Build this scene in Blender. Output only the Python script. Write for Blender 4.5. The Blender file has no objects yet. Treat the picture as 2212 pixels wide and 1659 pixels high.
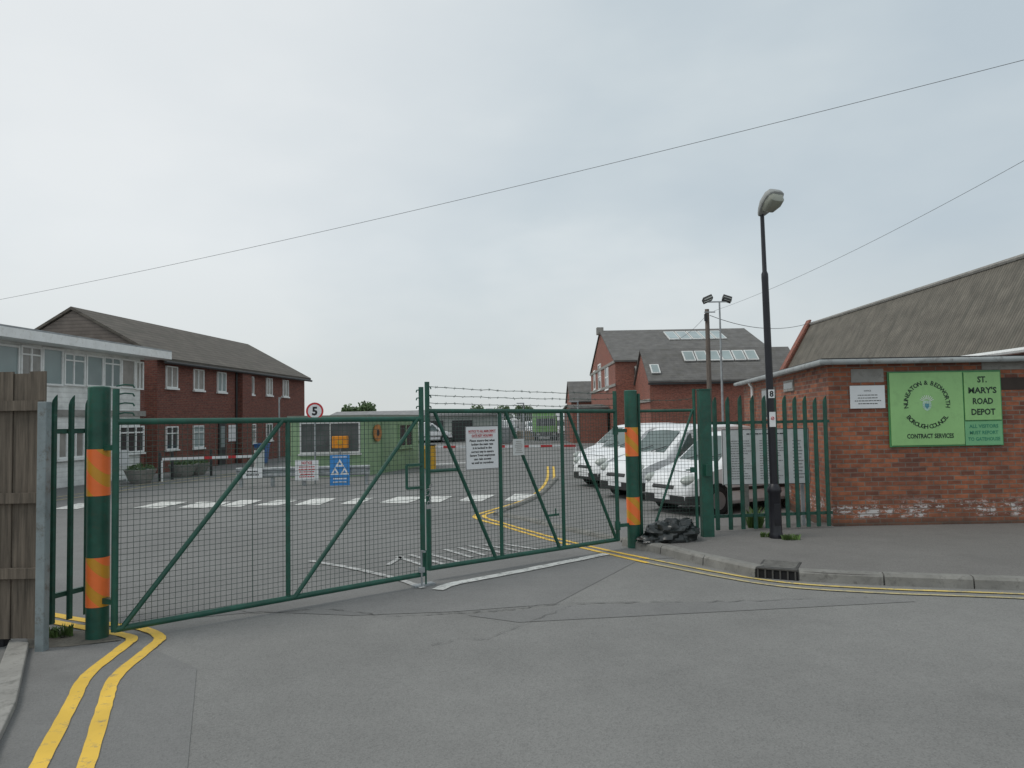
import bpy, bmesh, math, random, mathutils
from mathutils import Vector, Matrix
random.seed(7)
V=Vector
sc=bpy.context.scene; COL=sc.collection
# ---------- camera ----------
F_=1597.0; CX,CY=1106.0,829.5; H=1.95
p=math.atan(75.5/F_); r=0.0175
Fw=V((0,math.cos(p),math.sin(p))); R0=V((1,0,0)); U0=V((0,-math.sin(p),math.cos(p)))
Rt=R0*math.cos(r)-U0*math.sin(r); Up=R0*math.sin(r)+U0*math.cos(r)
CAM=V((0,0,H))
cd=bpy.data.cameras.new("camera"); cam=bpy.data.objects.new("camera",cd); COL.objects.link(cam)
m=Matrix((Rt,Up,-Fw)).transposed().to_4x4(); m.translation=CAM; cam.matrix_world=m
cd.sensor_width=36; cd.lens=36*F_/2212; cd.clip_end=3000; cd.clip_start=.05
sc.camera=cam
def ray(x,y): return Fw+Rt*((x-CX)/F_)+Up*((CY-y)/F_)
def G(x,y,z=0.0):
    d=ray(x,y); return CAM+d*((z-H)/d.z)
def P(x,y,D):
    d=ray(x,y); return CAM+d*(D/d.y)
def on(x,y,A,d):
    n=V((-d.y,d.x,0)); q=ray(x,y); return CAM+q*(n.dot(A-CAM)/n.dot(q))
Z=V((0,0,1))
# ---------- mesh builder ----------
ORG={}
def org(o):
    return ORG.get(o.name,V((0,0,0))) if o else None
class MB:
    def __init__(s): s.v=[];s.f=[]
    def add(s,vs,fs):
        b=len(s.v); s.v+= [V(q) for q in vs]
        for f in fs: s.f.append([b+i for i in f])
        return s
    def obb(s,c,a,b,d):
        c=V(c);vs=[c+a*i+b*j+d*k for k in(-1,1) for j in(-1,1) for i in(-1,1)]
        return s.add(vs,[(0,2,3,1),(4,5,7,6),(0,1,5,4),(2,6,7,3),(0,4,6,2),(1,3,7,5)])
    def box(s,x0,y0,z0,x1,y1,z1):
        return s.obb(((x0+x1)/2,(y0+y1)/2,(z0+z1)/2),V((abs(x1-x0)/2,0,0)),V((0,abs(y1-y0)/2,0)),V((0,0,abs(z1-z0)/2)))
    def bar(s,a,b,w,h=None,up=Z):
        a=V(a);b=V(b);h=h or w;d=(b-a); L=d.length
        if L<1e-6: return s
        d=d/L; x=d.cross(up)
        if x.length<1e-4: x=V((1,0,0)) if abs(d.z)>.9 else V((0,0,1))
        x.normalize(); y=x.cross(d).normalized()
        return s.obb((a+b)/2,x*w/2,d*L/2,y*h/2)
    def path(s,pts,rad,n=8,cap=True):
        pts=[V(q) for q in pts]; N=len(pts)
        rr=rad if isinstance(rad,(list,tuple)) else [rad]*N
        d0=(pts[1]-pts[0]).normalized(); x=d0.cross(Z)
        if x.length<.05: x=V((1,0,0))
        x.normalize(); vs=[]
        for i,q in enumerate(pts):
            a=pts[max(i-1,0)];b=pts[min(i+1,N-1)];d=(b-a).normalized()
            x=(x-d*x.dot(d)).normalized(); y=d.cross(x)
            for k in range(n):
                t=2*math.pi*k/n; vs.append(q+(x*math.cos(t)+y*math.sin(t))*rr[i])
        fs=[]
        for i in range(N-1):
            for k in range(n):
                fs.append((i*n+k,i*n+(k+1)%n,(i+1)*n+(k+1)%n,(i+1)*n+k))
        if cap: fs.append(tuple(range(n))[::-1]); fs.append(tuple((N-1)*n+k for k in range(n)))
        return s.add(vs,fs)
    def tube(s,a,b,rad,n=8): return s.path([a,b],rad,n)
    def prism(s,poly,ext):
        n=len(poly); poly=[V(q) for q in poly]; ext=V(ext)
        vs=poly+[q+ext for q in poly]
        fs=[tuple(range(n)),tuple(range(2*n-1,n-1,-1))]+[(i,i+n,(i+1)%n+n,(i+1)%n) for i in range(n)]
        return s.add(vs,fs)
    def poly(s,pts): return s.add(pts,[tuple(range(len(pts)))])
    def ell(s,c,a,b,d,n=12,mm=8,fn=None):
        c=V(c);vs=[]
        for j in range(mm+1):
            ph=math.pi*j/mm
            for k in range(n):
                t=2*math.pi*k/n; e=V((math.sin(ph)*math.cos(t),math.sin(ph)*math.sin(t),math.cos(ph)))
                q=1 if not fn else fn(e)
                vs.append(c+(a*e.x+b*e.y+d*e.z)*q)
        fs=[(j*n+k,(j+1)*n+k,(j+1)*n+(k+1)%n,j*n+(k+1)%n) for j in range(mm) for k in range(n)]
        return s.add(vs,fs)
    def loft(s,secs,cap=True):
        n=len(secs[0]); vs=[q for se in secs for q in se]; fs=[]
        for i in range(len(secs)-1):
            for k in range(n): fs.append((i*n+k,i*n+(k+1)%n,(i+1)*n+(k+1)%n,(i+1)*n+k))
        if cap: fs.append(tuple(range(n))[::-1]); fs.append(tuple((len(secs)-1)*n+k for k in range(n)))
        return s.add(vs,fs)
    def build(s,name,mat,parent=None,smooth=False,label=None,bevel=0,fix=True):
        if parent is not None: o0=org(parent)
        else:
            xs=[q.x for q in s.v];ys=[q.y for q in s.v];zs=[q.z for q in s.v]
            o0=V(((min(xs)+max(xs))/2,(min(ys)+max(ys))/2,min(zs)))
        me=bpy.data.meshes.new(name)
        me.from_pydata([q-o0 for q in s.v],[],s.f)
        me.materials.append(mat)
        if fix:
            bm=bmesh.new(); bm.from_mesh(me); bmesh.ops.recalc_face_normals(bm,faces=bm.faces); bm.to_mesh(me); bm.free()
        uv=me.uv_layers.new(name="UVMap")
        for pl in me.polygons:
            n=pl.normal
            t=Z.cross(n)
            if t.length<.05: t=V((1,0,0)); b=V((0,1,0))
            else: t.normalize(); b=n.cross(t)
            for li in pl.loop_indices:
                q=me.vertices[me.loops[li].vertex_index].co+o0
                uv.data[li].uv=(q.dot(t),q.dot(b))
        if smooth:
            for pl in me.polygons: pl.use_smooth=True
            me.set_sharp_from_angle(angle=math.radians(40))
        ob=bpy.data.objects.new(name,me); COL.objects.link(ob)
        if parent is not None: ob.parent=parent
        else: ob.location=o0
        ORG[ob.name]=o0
        if label: ob['label']=label
        if bevel:
            bv=ob.modifiers.new('bevel','BEVEL'); bv.width=bevel; bv.segments=2; bv.limit_method='ANGLE'
        return ob
def thing(name,label,cat,loc=(0,0,0),group=None):
    o=bpy.data.objects.new(name,None); COL.objects.link(o); o.location=V(loc); o['label']=label;o['category']=cat
    o.empty_display_size=.2
    if group:o['group']=group
    ORG[o.name]=V(loc); return o
def tag(o,label,cat,group=None):
    o['label']=label;o['category']=cat
    if group:o['group']=group
    return o
def struct(o): o['kind']='structure'; return o
def copy_tree(o,parent=None):
    c=o.copy(); COL.objects.link(c); c.parent=parent
    for ch in list(o.children):
        copy_tree(ch,c)
    return c
# ---------- materials ----------
def nt(name):
    m=bpy.data.materials.new(name); m.use_nodes=True; t=m.node_tree; b=t.nodes['Principled BSDF']; return m,t,b
def N(t,k,**kw):
    n=t.nodes.new(k)
    for a,b in kw.items():
        if a in n.inputs: n.inputs[a].default_value=b
        else: setattr(n,a,b)
    return n
def L(t,a,b): t.links.new(a,b)
def ramp(t,fac,stops):
    n=t.nodes.new('ShaderNodeValToRGB'); e=n.color_ramp.elements
    while len(e)<len(stops): e.new(.5)
    for i,(q,c) in enumerate(stops):
        e[i].position=q; e[i].color=(c[0],c[1],c[2],1) if not isinstance(c,(int,float)) else (c,c,c,1)
    L(t,fac,n.inputs[0]); return n.outputs[0]
def noise(t,vec,scale,detail=4,rough=.55):
    n=N(t,'ShaderNodeTexNoise',Scale=scale,Detail=detail,Roughness=rough); L(t,vec,n.inputs['Vector']); return n.outputs['Fac']
def mix(t,f,a,b,mode='MIX'):
    n=t.nodes.new('ShaderNodeMix'); n.data_type='RGBA'; n.blend_type=mode
    for i,q in ((0,f),(6,a),(7,b)):
        if hasattr(q,'node'): L(t,q,n.inputs[i])
        elif i==0: n.inputs[0].default_value=q
        else: n.inputs[i].default_value=(q[0],q[1],q[2],1)
    return n.outputs[2]
def bump(t,b,h,st=.3,dist=.01):
    n=N(t,'ShaderNodeBump',Strength=st,Distance=dist); L(t,h,n.inputs['Height']); L(t,n.outputs[0],b.inputs['Normal'])
def sc3(c,k): return tuple(min(1,x*k) for x in c)
def mat(name,col,rough=.6,var=.2,scale=4,metal=0,bmp=0,dirt=None,spec=None):
    m,t,b=nt(name); tc=N(t,'ShaderNodeTexCoord'); v=tc.outputs['Object']
    f=noise(t,v,scale); c=ramp(t,f,[(.3,sc3(col,1-var)),(.7,sc3(col,1+var))])
    if dirt:
        f2=noise(t,v,scale*2.7,6,.7); k=ramp(t,f2,[(.52,0),(.68,1)]); c=mix(t,k,c,dirt)
    L(t,c,b.inputs['Base Color']); b.inputs['Roughness'].default_value=rough; b.inputs['Metallic'].default_value=metal
    if spec is not None: b.inputs['Specular IOR Level'].default_value=spec
    if bmp: bump(t,b,noise(t,v,scale*12,3),bmp)
    return m
def brick(name,c1,c2,mortar=(.25,.22,.18),stain=(.08,.05,.04),paint=False,w=.225,h=.075,ms=.008,sk=.75,ml=.4):
    m,t,b=nt(name); tc=N(t,'ShaderNodeTexCoord'); v=tc.outputs['UV']
    br=N(t,'ShaderNodeTexBrick',Scale=1.0); br.inputs['Mortar Size'].default_value=ms; br.inputs['Mortar Smooth'].default_value=.15
    br.inputs['Brick Width'].default_value=w; br.inputs['Row Height'].default_value=h; br.inputs['Bias'].default_value=-.1
    br.inputs['Color1'].default_value=(*c1,1); br.inputs['Color2'].default_value=(*c2,1); br.inputs['Mortar'].default_value=(*mortar,1)
    L(t,v,br.inputs['Vector'])
    f=noise(t,v,.8,5,.65); k=ramp(t,f,[(.42,0),(.68,sk)])
    c=mix(t,k,br.outputs['Color'],mix(t,.65,br.outputs['Color'],stain))
    mp=N(t,'ShaderNodeMapping'); mp.inputs['Scale'].default_value=(7,11,1); L(t,v,mp.inputs[0])
    f2=noise(t,mp.outputs[0],1.0,3,.6); c=mix(t,ml,c,ramp(t,f2,[(.38,.25),(.6,1)]),'MULTIPLY')
    if paint:
        s=N(t,'ShaderNodeSeparateXYZ'); L(t,v,s.inputs[0])
        up=ramp(t,s.outputs['Y'],[(.0,.3),(.9,.0)]); c=mix(t,up,c,(.13,.07,.045))
        bz=ramp(t,s.outputs['Y'],[(.20,0),(.27,1),(.40,1),(.58,0)])
        mp=N(t,'ShaderNodeMapping'); mp.inputs['Scale'].default_value=(1.1,2.4,1); mp.inputs['Location'].default_value=(.3,0,0); L(t,v,mp.inputs[0])
        f3=ramp(t,noise(t,mp.outputs[0],1.9,7,.85),[(.52,0),(.565,1)])
        f3=mix(t,1,f3,bz,'MULTIPLY'); f3=mix(t,1,f3,ramp(t,br.outputs['Fac'],[(0,1),(1,.15)]),'MULTIPLY')
        c=mix(t,f3,c,(.60,.57,.56))
        g=ramp(t,s.outputs['Y'],[(.1,.7),(.24,0)]); c=mix(t,g,c,(.06,.055,.045))
    L(t,c,b.inputs['Base Color']); b.inputs['Roughness'].default_value=.85
    hm=mix(t,.3,ramp(t,br.outputs['Fac'],[(0,1),(1,0)]),f2); bump(t,b,hm,.6,.01)
    return m
def rows(name,col,period,depth=.5,axis='Y',rough=.8,moss=None,streak=False):
    m,t,b=nt(name); tc=N(t,'ShaderNodeTexCoord'); v=tc.outputs['UV']
    wv=N(t,'ShaderNodeTexWave',Distortion=.15); wv.bands_direction=axis
    wv.inputs['Scale'].default_value=.3142/period
    wv.wave_profile='SAW' if axis=='Y' else 'SIN'
    L(t,v,wv.inputs['Vector'])
    f=noise(t,v,1.5,5,.6); c=ramp(t,f,[(.3,sc3(col,.72)),(.7,sc3(col,1.25))])
    c=mix(t,depth,c,ramp(t,wv.outputs['Fac'],[(0,.25),(.35,.9),(1,1)]),'MULTIPLY')
    if moss:
        mp=N(t,'ShaderNodeMapping'); mp.inputs['Scale'].default_value=(3,.35,1) if streak else (1,1,1); L(t,v,mp.inputs[0])
        k=ramp(t,noise(t,mp.outputs[0],1.6,6,.7),[(.48,0),(.66,.8)]); c=mix(t,k,c,moss)
    L(t,c,b.inputs['Base Color']); b.inputs['Roughness'].default_value=rough
    bump(t,b,wv.outputs['Fac'],.4,.03); return m
def asphalt(name,col,agg=.35,seed=0,stain=.3):
    m,t,b=nt(name); tc=N(t,'ShaderNodeTexCoord'); 
    mp=N(t,'ShaderNodeMapping'); mp.inputs['Location'].default_value=(seed,seed*.7,0); L(t,tc.outputs['UV'],mp.inputs[0]); v=mp.outputs[0]
    f=noise(t,v,.35,6,.6); c=ramp(t,f,[(.3,sc3(col,.86)),(.7,sc3(col,1.12))])
    f1=noise(t,v,2.3,6,.75); c=mix(t,.45,c,ramp(t,f1,[(.3,.76),(.65,1)]),'MULTIPLY')
    vo=N(t,'ShaderNodeTexVoronoi',Scale=95.0); L(t,v,vo.inputs['Vector'])
    c=mix(t,agg,c,ramp(t,vo.outputs['Color'],[(.1,.3),(.5,.85),(.85,1.0)]),'MULTIPLY')
    f3=noise(t,v,70,2,.8); c=mix(t,ramp(t,f3,[(.62,0),(.72,.4)]),c,sc3(col,1.9))
    f4=noise(t,v,.9,3,.5); c=mix(t,ramp(t,f4,[(.62,0),(.69,stain)]),c,sc3(col,.66))
    f5=noise(t,v,5,5,.7); c=mix(t,ramp(t,f5,[(.67,0),(.71,.35)]),c,sc3(col,.5))
    L(t,c,b.inputs['Base Color']); b.inputs['Roughness'].default_value=.88
    bump(t,b,vo.outputs['Distance'],.4,.005); return m
def paintm(name,col,under=(.13,.13,.13),wear=(.52,.62)):
    m,t,b=nt(name); tc=N(t,'ShaderNodeTexCoord'); v=tc.outputs['UV']
    k=ramp(t,noise(t,v,9,7,.8),[(wear[0],0),(wear[1],.85)])
    c=ramp(t,noise(t,v,1.5,4),[(.3,sc3(col,.85)),(.7,sc3(col,1.1))]); c=mix(t,k,c,under)
    L(t,c,b.inputs['Base Color']); b.inputs['Roughness'].default_value=.75; return m
def stripes(name):
    m,t,b=nt(name); tc=N(t,'ShaderNodeTexCoord'); s=N(t,'ShaderNodeSeparateXYZ'); L(t,tc.outputs['Object'],s.inputs[0])
    a=N(t,'ShaderNodeMath',operation='ADD'); L(t,s.outputs[0],a.inputs[0]); L(t,s.outputs[2],a.inputs[1])
    w=N(t,'ShaderNodeMath',operation='PINGPONG'); L(t,a.outputs[0],w.inputs[0]); w.inputs[1].default_value=.14
    w2=N(t,'ShaderNodeMath',operation='DIVIDE'); L(t,w.outputs[0],w2.inputs[0]); w2.inputs[1].default_value=.14
    c=ramp(t,w2.outputs[0],[(.58,(1,.21,.05)),(.59,(.70,.33,.03))])
    c=mix(t,.12,c,ramp(t,noise(t,tc.outputs['Object'],14,5,.7),[(.3,.5),(.6,1)]),'MULTIPLY')
    L(t,c,b.inputs['Base Color']); b.inputs['Roughness'].default_value=.35; return m
def wood(name,col):
    m,t,b=nt(name); tc=N(t,'ShaderNodeTexCoord'); mp=N(t,'ShaderNodeMapping'); mp.inputs['Scale'].default_value=(14,14,.8); L(t,tc.outputs['Object'],mp.inputs[0])
    f=noise(t,mp.outputs[0],2,6,.65); c=ramp(t,f,[(.3,sc3(col,.5)),(.5,col),(.72,sc3(col,1.6))])
    f2=noise(t,tc.outputs['Object'],1.3,4); c=mix(t,.5,c,ramp(t,f2,[(.35,.5),(.65,1)]),'MULTIPLY')
    L(t,c,b.inputs['Base Color']); b.inputs['Roughness'].default_value=.85; bump(t,b,f,.4); return m
GREEN=mat('green_gate_paint',(.014,.088,.060),.42,.25,7,dirt=(.03,.075,.05),bmp=.05)
GREEN2=mat('green_palisade_paint',(.014,.08,.056),.45,.3,9,dirt=(.03,.065,.042))
GREY_WIRE=mat('wire',(.05,.085,.07),.5,.2,5,metal=.2)
GALV=mat('galvanised_steel',(.34,.36,.37),.5,.2,6,metal=.4)
POSTGREY=mat('grey_post_paint',(.22,.26,.27),.55,.2,5,dirt=(.14,.14,.13))
WHITE=mat('white_paint',(.80,.81,.80),.45,.06,3,dirt=(.68,.68,.65))
WPLAS=mat('white_sign_face',(.76,.77,.78),.35,.05,3)
BOARDW=mat('board_face',(.70,.72,.73),.4,.06,2,dirt=(.62,.64,.64))
OFFW=mat('off_white_render',(.62,.63,.62),.6,.12,1.5,dirt=(.5,.5,.47))
BLACK=mat('black_paint',(.010,.010,.015),.38,.3,6)
BLKPL=mat('black_plastic',(.025,.025,.026),.5,.25,6)
DARK=mat('hollow_shade_black',(.006,.006,.007),.9,.1,3)  # flat black painted for the shade inside hollows
INK=mat('black_ink',(.012,.012,.014),.6,.1,3)
GREYINK=mat('grey_small_print',(.20,.20,.21),.6,.1,3)
REDINK=mat('red_ink',(.5,.02,.03),.5,.1,3)
SIGNG=mat('light_green_sign',(.29,.54,.21),.33,.08,2,dirt=(.26,.48,.19))
SIGNG2=mat('mid_green_sign',(.17,.43,.21),.35,.08,2)
SIGNINK=mat('dark_green_ink',(.008,.03,.015),.5,.1,3)
SIGNINK2=mat('mid_green_ink',(.02,.20,.12),.5,.1,3)
BLUE=mat('blue_sign',(.04,.24,.60),.4,.08,3)
BLUE2=mat('blue_bin_plastic',(.04,.13,.33),.5,.1,3)
AMBER=mat('amber_plastic',(.75,.27,.01),.4,.12,5)
YELB=mat('yellow_plastic',(.6,.33,.02),.5,.15,5)
GLASS=mat('window_glass',(.05,.06,.065),.07,.3,.6,spec=.7)
GLASS2=mat('window_glass_sky_tint',(.27,.33,.33),.12,.25,.4,spec=.6)  # sky reflection painted into the pale base colour
VGLASS=mat('vehicle_glass_greenish',(.085,.125,.12),.06,.35,1.2,spec=.8)
CONC=mat('concrete',(.29,.28,.26),.85,.18,3,bmp=.3,dirt=(.19,.185,.17))
KERB=mat('kerb_concrete',(.21,.205,.19),.85,.2,4,bmp=.3,dirt=(.13,.125,.115))
BRF=brick('brick_orange',(.46,.15,.070),(.17,.06,.042),(.25,.20,.16),(.13,.065,.05),paint=True,ms=.009,sk=.8,ml=.35)
BRH=brick('brick_dark_red',(.25,.075,.052),(.16,.05,.04),(.19,.14,.11),(.13,.05,.038),sk=.5)
BRV=brick('brick_red',(.38,.12,.08),(.25,.08,.06),(.27,.2,.16),(.17,.08,.055),sk=.5)
TILE=rows('roof_tiles_brown',(.125,.108,.09),.33,.7,moss=(.085,.08,.062))
SLATE=rows('slate_roof_hazed',(.14,.135,.13),.25,.35,moss=(.105,.10,.088))  # base colour lightened to imitate distance haze on the far halls
CORR=rows('corrugated_roof',(.155,.14,.115),.15,.55,axis='X',moss=(.075,.072,.058),streak=True)
CLAD=rows('timber_cladding',(.18,.15,.13),.15,.6)
WCLAD=rows('white_cladding',(.76,.77,.75),.16,.25)
ASP=asphalt('asphalt_road',(.222,.219,.210),.36)
ASP2=asphalt('asphalt_yard',(.20,.198,.193),.3,5)
ASP3=asphalt('asphalt_patch',(.192,.19,.185),.28,11)
PAVE=asphalt('asphalt_pavement',(.185,.177,.168),.42,17)
YEL=paintm('yellow_line_paint',(.76,.49,.07),(.19,.18,.16),(.56,.66))
YEL2=paintm('faded_yellow_paint',(.50,.42,.21),(.2,.2,.19),(.46,.62))
YEL3=paintm('worn_yellow_paint',(.62,.47,.14),(.2,.2,.19),(.5,.62))
WPT=paintm('white_line_paint',(.66,.66,.63),(.2,.2,.2),(.5,.62))
WPT2=paintm('faded_white_paint',(.48,.48,.47),(.2,.2,.2),(.46,.64))
BAND=stripes('reflective_band')
WOOD=wood('old_timber',(.15,.122,.095))
POLEW=wood('pole_timber',(.17,.14,.12))
GHG=mat('gatehouse_green',(.27,.40,.23),.6,.1,2,dirt=(.23,.34,.20))
CHROME=mat('chain_steel',(.45,.45,.46),.3,.2,9,metal=.8)
CARW=mat('white_car_paint',(.80,.81,.82),.22,.03,2,spec=.6)
RUB=mat('tyre_rubber',(.02,.02,.021),.8,.2,6)
RIM=mat('wheel_rim',(.30,.31,.32),.4,.1,6,metal=.5)
LAMPG=mat('lamp_glass',(.45,.48,.45),.15,.15,3,spec=.7)
LEAF=mat('leaf_green',(.08,.13,.05),.7,.4,5)
LEAF2=mat('weed_green',(.10,.17,.045),.7,.4,9)
BARK=mat('bark',(.07,.055,.04),.9,.3,5)
RED=mat('red_paint',(.55,.03,.035),.4,.1,4)
CRACK=mat('crack_dark',(.12,.12,.116),.95,.2,5)
BAG=mat('bin_bag',(.012,.016,.016),.3,.2,5,spec=.7)
DIRT=mat('dirt',(.15,.135,.11),.95,.35,3,bmp=.5,dirt=(.08,.08,.065))
CABLE=mat('cable_grey',(.10,.105,.11),.7,.1,2)
# ---------- world ----------
w=bpy.data.worlds.new("World"); sc.world=w; w.use_nodes=True; t=w.node_tree; t.nodes.clear()
out=t.nodes.new('ShaderNodeOutputWorld'); tc=N(t,'ShaderNodeTexCoord'); g=tc.outputs['Generated']
sk=N(t,'ShaderNodeTexSky'); sk.sky_type='NISHITA'; sk.sun_disc=False; sk.sun_elevation=math.radians(48); sk.sun_rotation=math.radians(-50)
b1=N(t,'ShaderNodeBackground',Strength=.09); L(t,sk.outputs[0],b1.inputs[0])
mp=N(t,'ShaderNodeMapping'); mp.inputs['Scale'].default_value=(1,1,2.2); mp.inputs['Location'].default_value=(.35,.1,.2); L(t,g,mp.inputs[0])
f=noise(t,mp.outputs[0],1.6,5,.5)
cl=ramp(t,f,[(.34,(.52,.60,.655)),(.52,(.615,.685,.72)),(.66,(.75,.80,.815))])
dt=N(t,'ShaderNodeVectorMath',operation='DOT_PRODUCT'); L(t,g,dt.inputs[0]); dv=V((-.50,.72,.52)).normalized(); dt.inputs[1].default_value=dv
k=ramp(t,dt.outputs['Value'],[(.80,0),(1.0,.75)]); cl=mix(t,k,cl,(.86,.88,.885))
s=N(t,'ShaderNodeSeparateXYZ'); L(t,g,s.inputs[0])
k=ramp(t,s.outputs[2],[(0,.75),(.22,0)]); cl=mix(t,k,cl,(.65,.68,.675))
b2=N(t,'ShaderNodeBackground',Strength=1.0); L(t,cl,b2.inputs[0])
mx=N(t,'ShaderNodeMixShader'); mx.inputs[0].default_value=.93; L(t,b1.outputs[0],mx.inputs[1]); L(t,b2.outputs[0],mx.inputs[2]); L(t,mx.outputs[0],out.inputs[0])
sl=bpy.data.lights.new('sun','SUN'); sl.energy=1.35; sl.angle=math.radians(25); sl.color=(1,.96,.89)
so=bpy.data.objects.new('sun',sl); COL.objects.link(so)
sd=V((math.sin(math.radians(-50))*math.cos(math.radians(48)),-math.cos(math.radians(-50))*.4*math.cos(math.radians(48)),math.sin(math.radians(48))))
so.rotation_euler=sd.to_track_quat('Z','Y').to_euler()
sc.view_settings.view_transform='Standard'; sc.view_settings.look='None'; sc.view_settings.exposure=0
# ---------- text ----------
def tmesh(txt,bold=0):
    c=bpy.data.curves.new('t','FONT'); c.body=txt; c.size=1; c.offset=bold; c.resolution_u=2
    o=bpy.data.objects.new('t',c); COL.objects.link(o)
    dg=bpy.context.evaluated_depsgraph_get(); me=bpy.data.meshes.new_from_object(o.evaluated_get(dg))
    vs=[v.co.copy() for v in me.vertices]; fs=[tuple(q.vertices) for q in me.polygons]
    bpy.data.objects.remove(o); bpy.data.meshes.remove(me); bpy.data.curves.remove(c); return vs,fs
def text(mb,txt,c,R,U,h,w=None,bold=.012):
    vs,fs=tmesh(txt,bold)
    if not vs: return
    x0=min(v.x for v in vs);x1=max(v.x for v in vs)
    sy=h/.72; sx=(w/(x1-x0)) if w else sy; xm=(x0+x1)/2; ym=.34
    mb.add([V(c)+R*((v.x-xm)*sx)+U*((v.y-ym)*sy) for v in vs],fs)
def dashes(mb,c,R,U,wd,h,rowsn,fill=.8,seed=1,align='l',th=.4):
    rd=random.Random(seed)
    for i in range(rowsn):
        y=h/2-(i+.5)*h/rowsn; L_=wd*(fill*(.6+.4*rd.random())); x=-wd/2 if align=='l' else -L_/2; e=x+L_
        while x<e:
            ww=min(e-x,wd*(.03+.09*rd.random())); a=V(c)+R*x+U*(y-h/rowsn*.18)
            mb.poly([a,a+R*ww,a+R*ww+U*(h/rowsn*th),a+U*(h/rowsn*th)]); x+=ww+wd*.018
# ---------- ground ----------
def flat(px,z,name,m):
    mb=MB(); mb.poly([V((q.x,q.y,z)) for q in (G(x,y) for x,y in px)]); o=mb.build(name,m,fix=False)
    if o.data.polygons[0].normal.z<0: o.data.flip_normals()
    return struct(o)
mb=MB(); mb.poly([(-700,-60,0),(700,-60,0),(700,1200,0),(-700,1200,0)]); struct(mb.build('ground',ASP,fix=False))
def smooth(pts,n=8):
    pts=[V(q) for q in pts]; out=[]
    for i in range(len(pts)-1):
        p0=pts[max(i-1,0)];p1=pts[i];p2=pts[i+1];p3=pts[min(i+2,len(pts)-1)]
        for k in range(n):
            t_=k/n; out.append(.5*((2*p1)+(p2-p0)*t_+(2*p0-5*p1+4*p2-p3)*t_*t_+(3*p1-p0-3*p2+p3)*t_**3))
    out.append(pts[-1]); return out
def ribbon(pts,wd,z,name,m,jit=0,n=8,build=True,mb=None,taper=False):
    pts=smooth(pts,n) if n>1 else pts; mb=mb or MB(); vs=[]
    for i,q in enumerate(pts):
        a=pts[max(i-1,0)];b=pts[min(i+1,len(pts)-1)]; d=(b-a); d.z=0; d.normalize(); nn=V((-d.y,d.x,0))
        w1=wd/2+random.uniform(-jit,jit); w2=wd/2+random.uniform(-jit,jit); o=V((0,0,0))
        if taper: o=nn*random.uniform(-.03,.03)
        vs+=[V((q.x,q.y,z))+nn*w1+o,V((q.x,q.y,z))-nn*w2+o]
    mb.add(vs,[(2*i,2*i+1,2*i+3,2*i+2) for i in range(len(pts)-1)])
    if build: return struct(mb.build(name,m,fix=False))
GP=lambda l:[G(x,y) for x,y in l]
flat([(-1500,1330),(245,1352),(560,1322),(760,1330),(980,1322),(1200,1305),(1380,1210),(3000,1120),(2600,920),(-600,960)],.004,'yard_surface',ASP2)
flat([(-900,2600),(330,2600),(405,1660),(425,1445),(330,1402),(60,1385),(-700,1385)],.004,'road_patch',ASP3)
flat([(1010,1330),(1240,1308),(1860,1292),(1980,1300),(1500,1325),(1120,1345)],.004,'road_patch',ASP3)
ribbon(GP([(470,1312),(560,1325),(700,1318),(830,1330),(980,1326),(1100,1318),(1210,1306),(1400,1302),(1600,1300),(1870,1290)]),.010,.012,'road_crack',CRACK,jit=.008,n=14,taper=True)
ribbon(GP([(930,1395),(1010,1380),(1060,1378),(1230,1310)]),.006,.012,'road_crack',CRACK,jit=.004,n=14,taper=True)
ribbon(GP([(20,1750),(82,1659),(150,1530),(190,1460),(262,1402),(285,1380),(240,1368),(170,1355),(90,1340),(40,1332)]),.10,.010,'yellow_line',YEL,.004)
ribbon(GP([(130,1770),(185,1659),(225,1530),(250,1465),(325,1400),(345,1378),(310,1360),(240,1350),(160,1338),(80,1322)]),.10,.010,'yellow_line',YEL,.004)
for o_,m_ in ((0,YEL3),(9,YEL2)):
    ribbon(GP([(2600,1306+o_),(2212,1285+o_),(1900,1273+o_),(1700,1260+o_),(1560,1239+o_),(1400,1208+o_)]),.06,.010,'yellow_line',m_,.005)
    ribbon(GP([(1400,1208+o_),(1290,1185+o_*.8),(1180,1158+o_*.8),(1090,1132+o_*.7)]),.075,.010,'yellow_line',YEL,.004)
ribbon(GP([(1090,1132),(1045,1116),(1080,1103),(1140,1085),(1180,1060),(1196,1035),(1195,1008)]),.085,.010,'yellow_line',YEL,.004)
ribbon(GP([(1090,1138),(1025,1118),(1060,1103),(1125,1083),(1165,1060),(1182,1035),(1183,1008)]),.085,.010,'yellow_line',YEL,.004)
ribbon(GP([(60,1090),(200,1070),(360,1046),(515,1027)]),.10,.010,'yellow_line',YEL2,.004)
ribbon(GP([(60,1084),(200,1063),(360,1040),(515,1022)]),.10,.010,'yellow_line',YEL2,.004)
def wq(l,m_=WPT,z=.014): flat(l,z,'white_marking',m_)
for a,b,c,d,y0,y1 in ((112,170,215,165,1088,1101),(285,350,398,345,1085,1099),(385,430,490,460,1085,1098),(470,520,560,520,1081,1096),(548,600,640,600,1081,1093),(635,680,720,690,1077,1092),(735,770,800,775,1077,1090),(815,860,915,880,1074,1088),(905,930,970,950,1073,1086),(988,1020,1062,1040,1070,1084),(1088,1112,1150,1125,1068,1083)):
    wq([(a,y1),(b,y0),(c+8,y0),(d,y1)])
ribbon(GP([(670,1213),(760,1229),(850,1250),(915,1272)]),.09,.014,'white_marking',WPT2,.01)
ribbon(GP([(945,1276),(985,1262),(1110,1238),(1310,1198)]),.15,.014,'white_marking',WPT,.008)
mb=MB()
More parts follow.
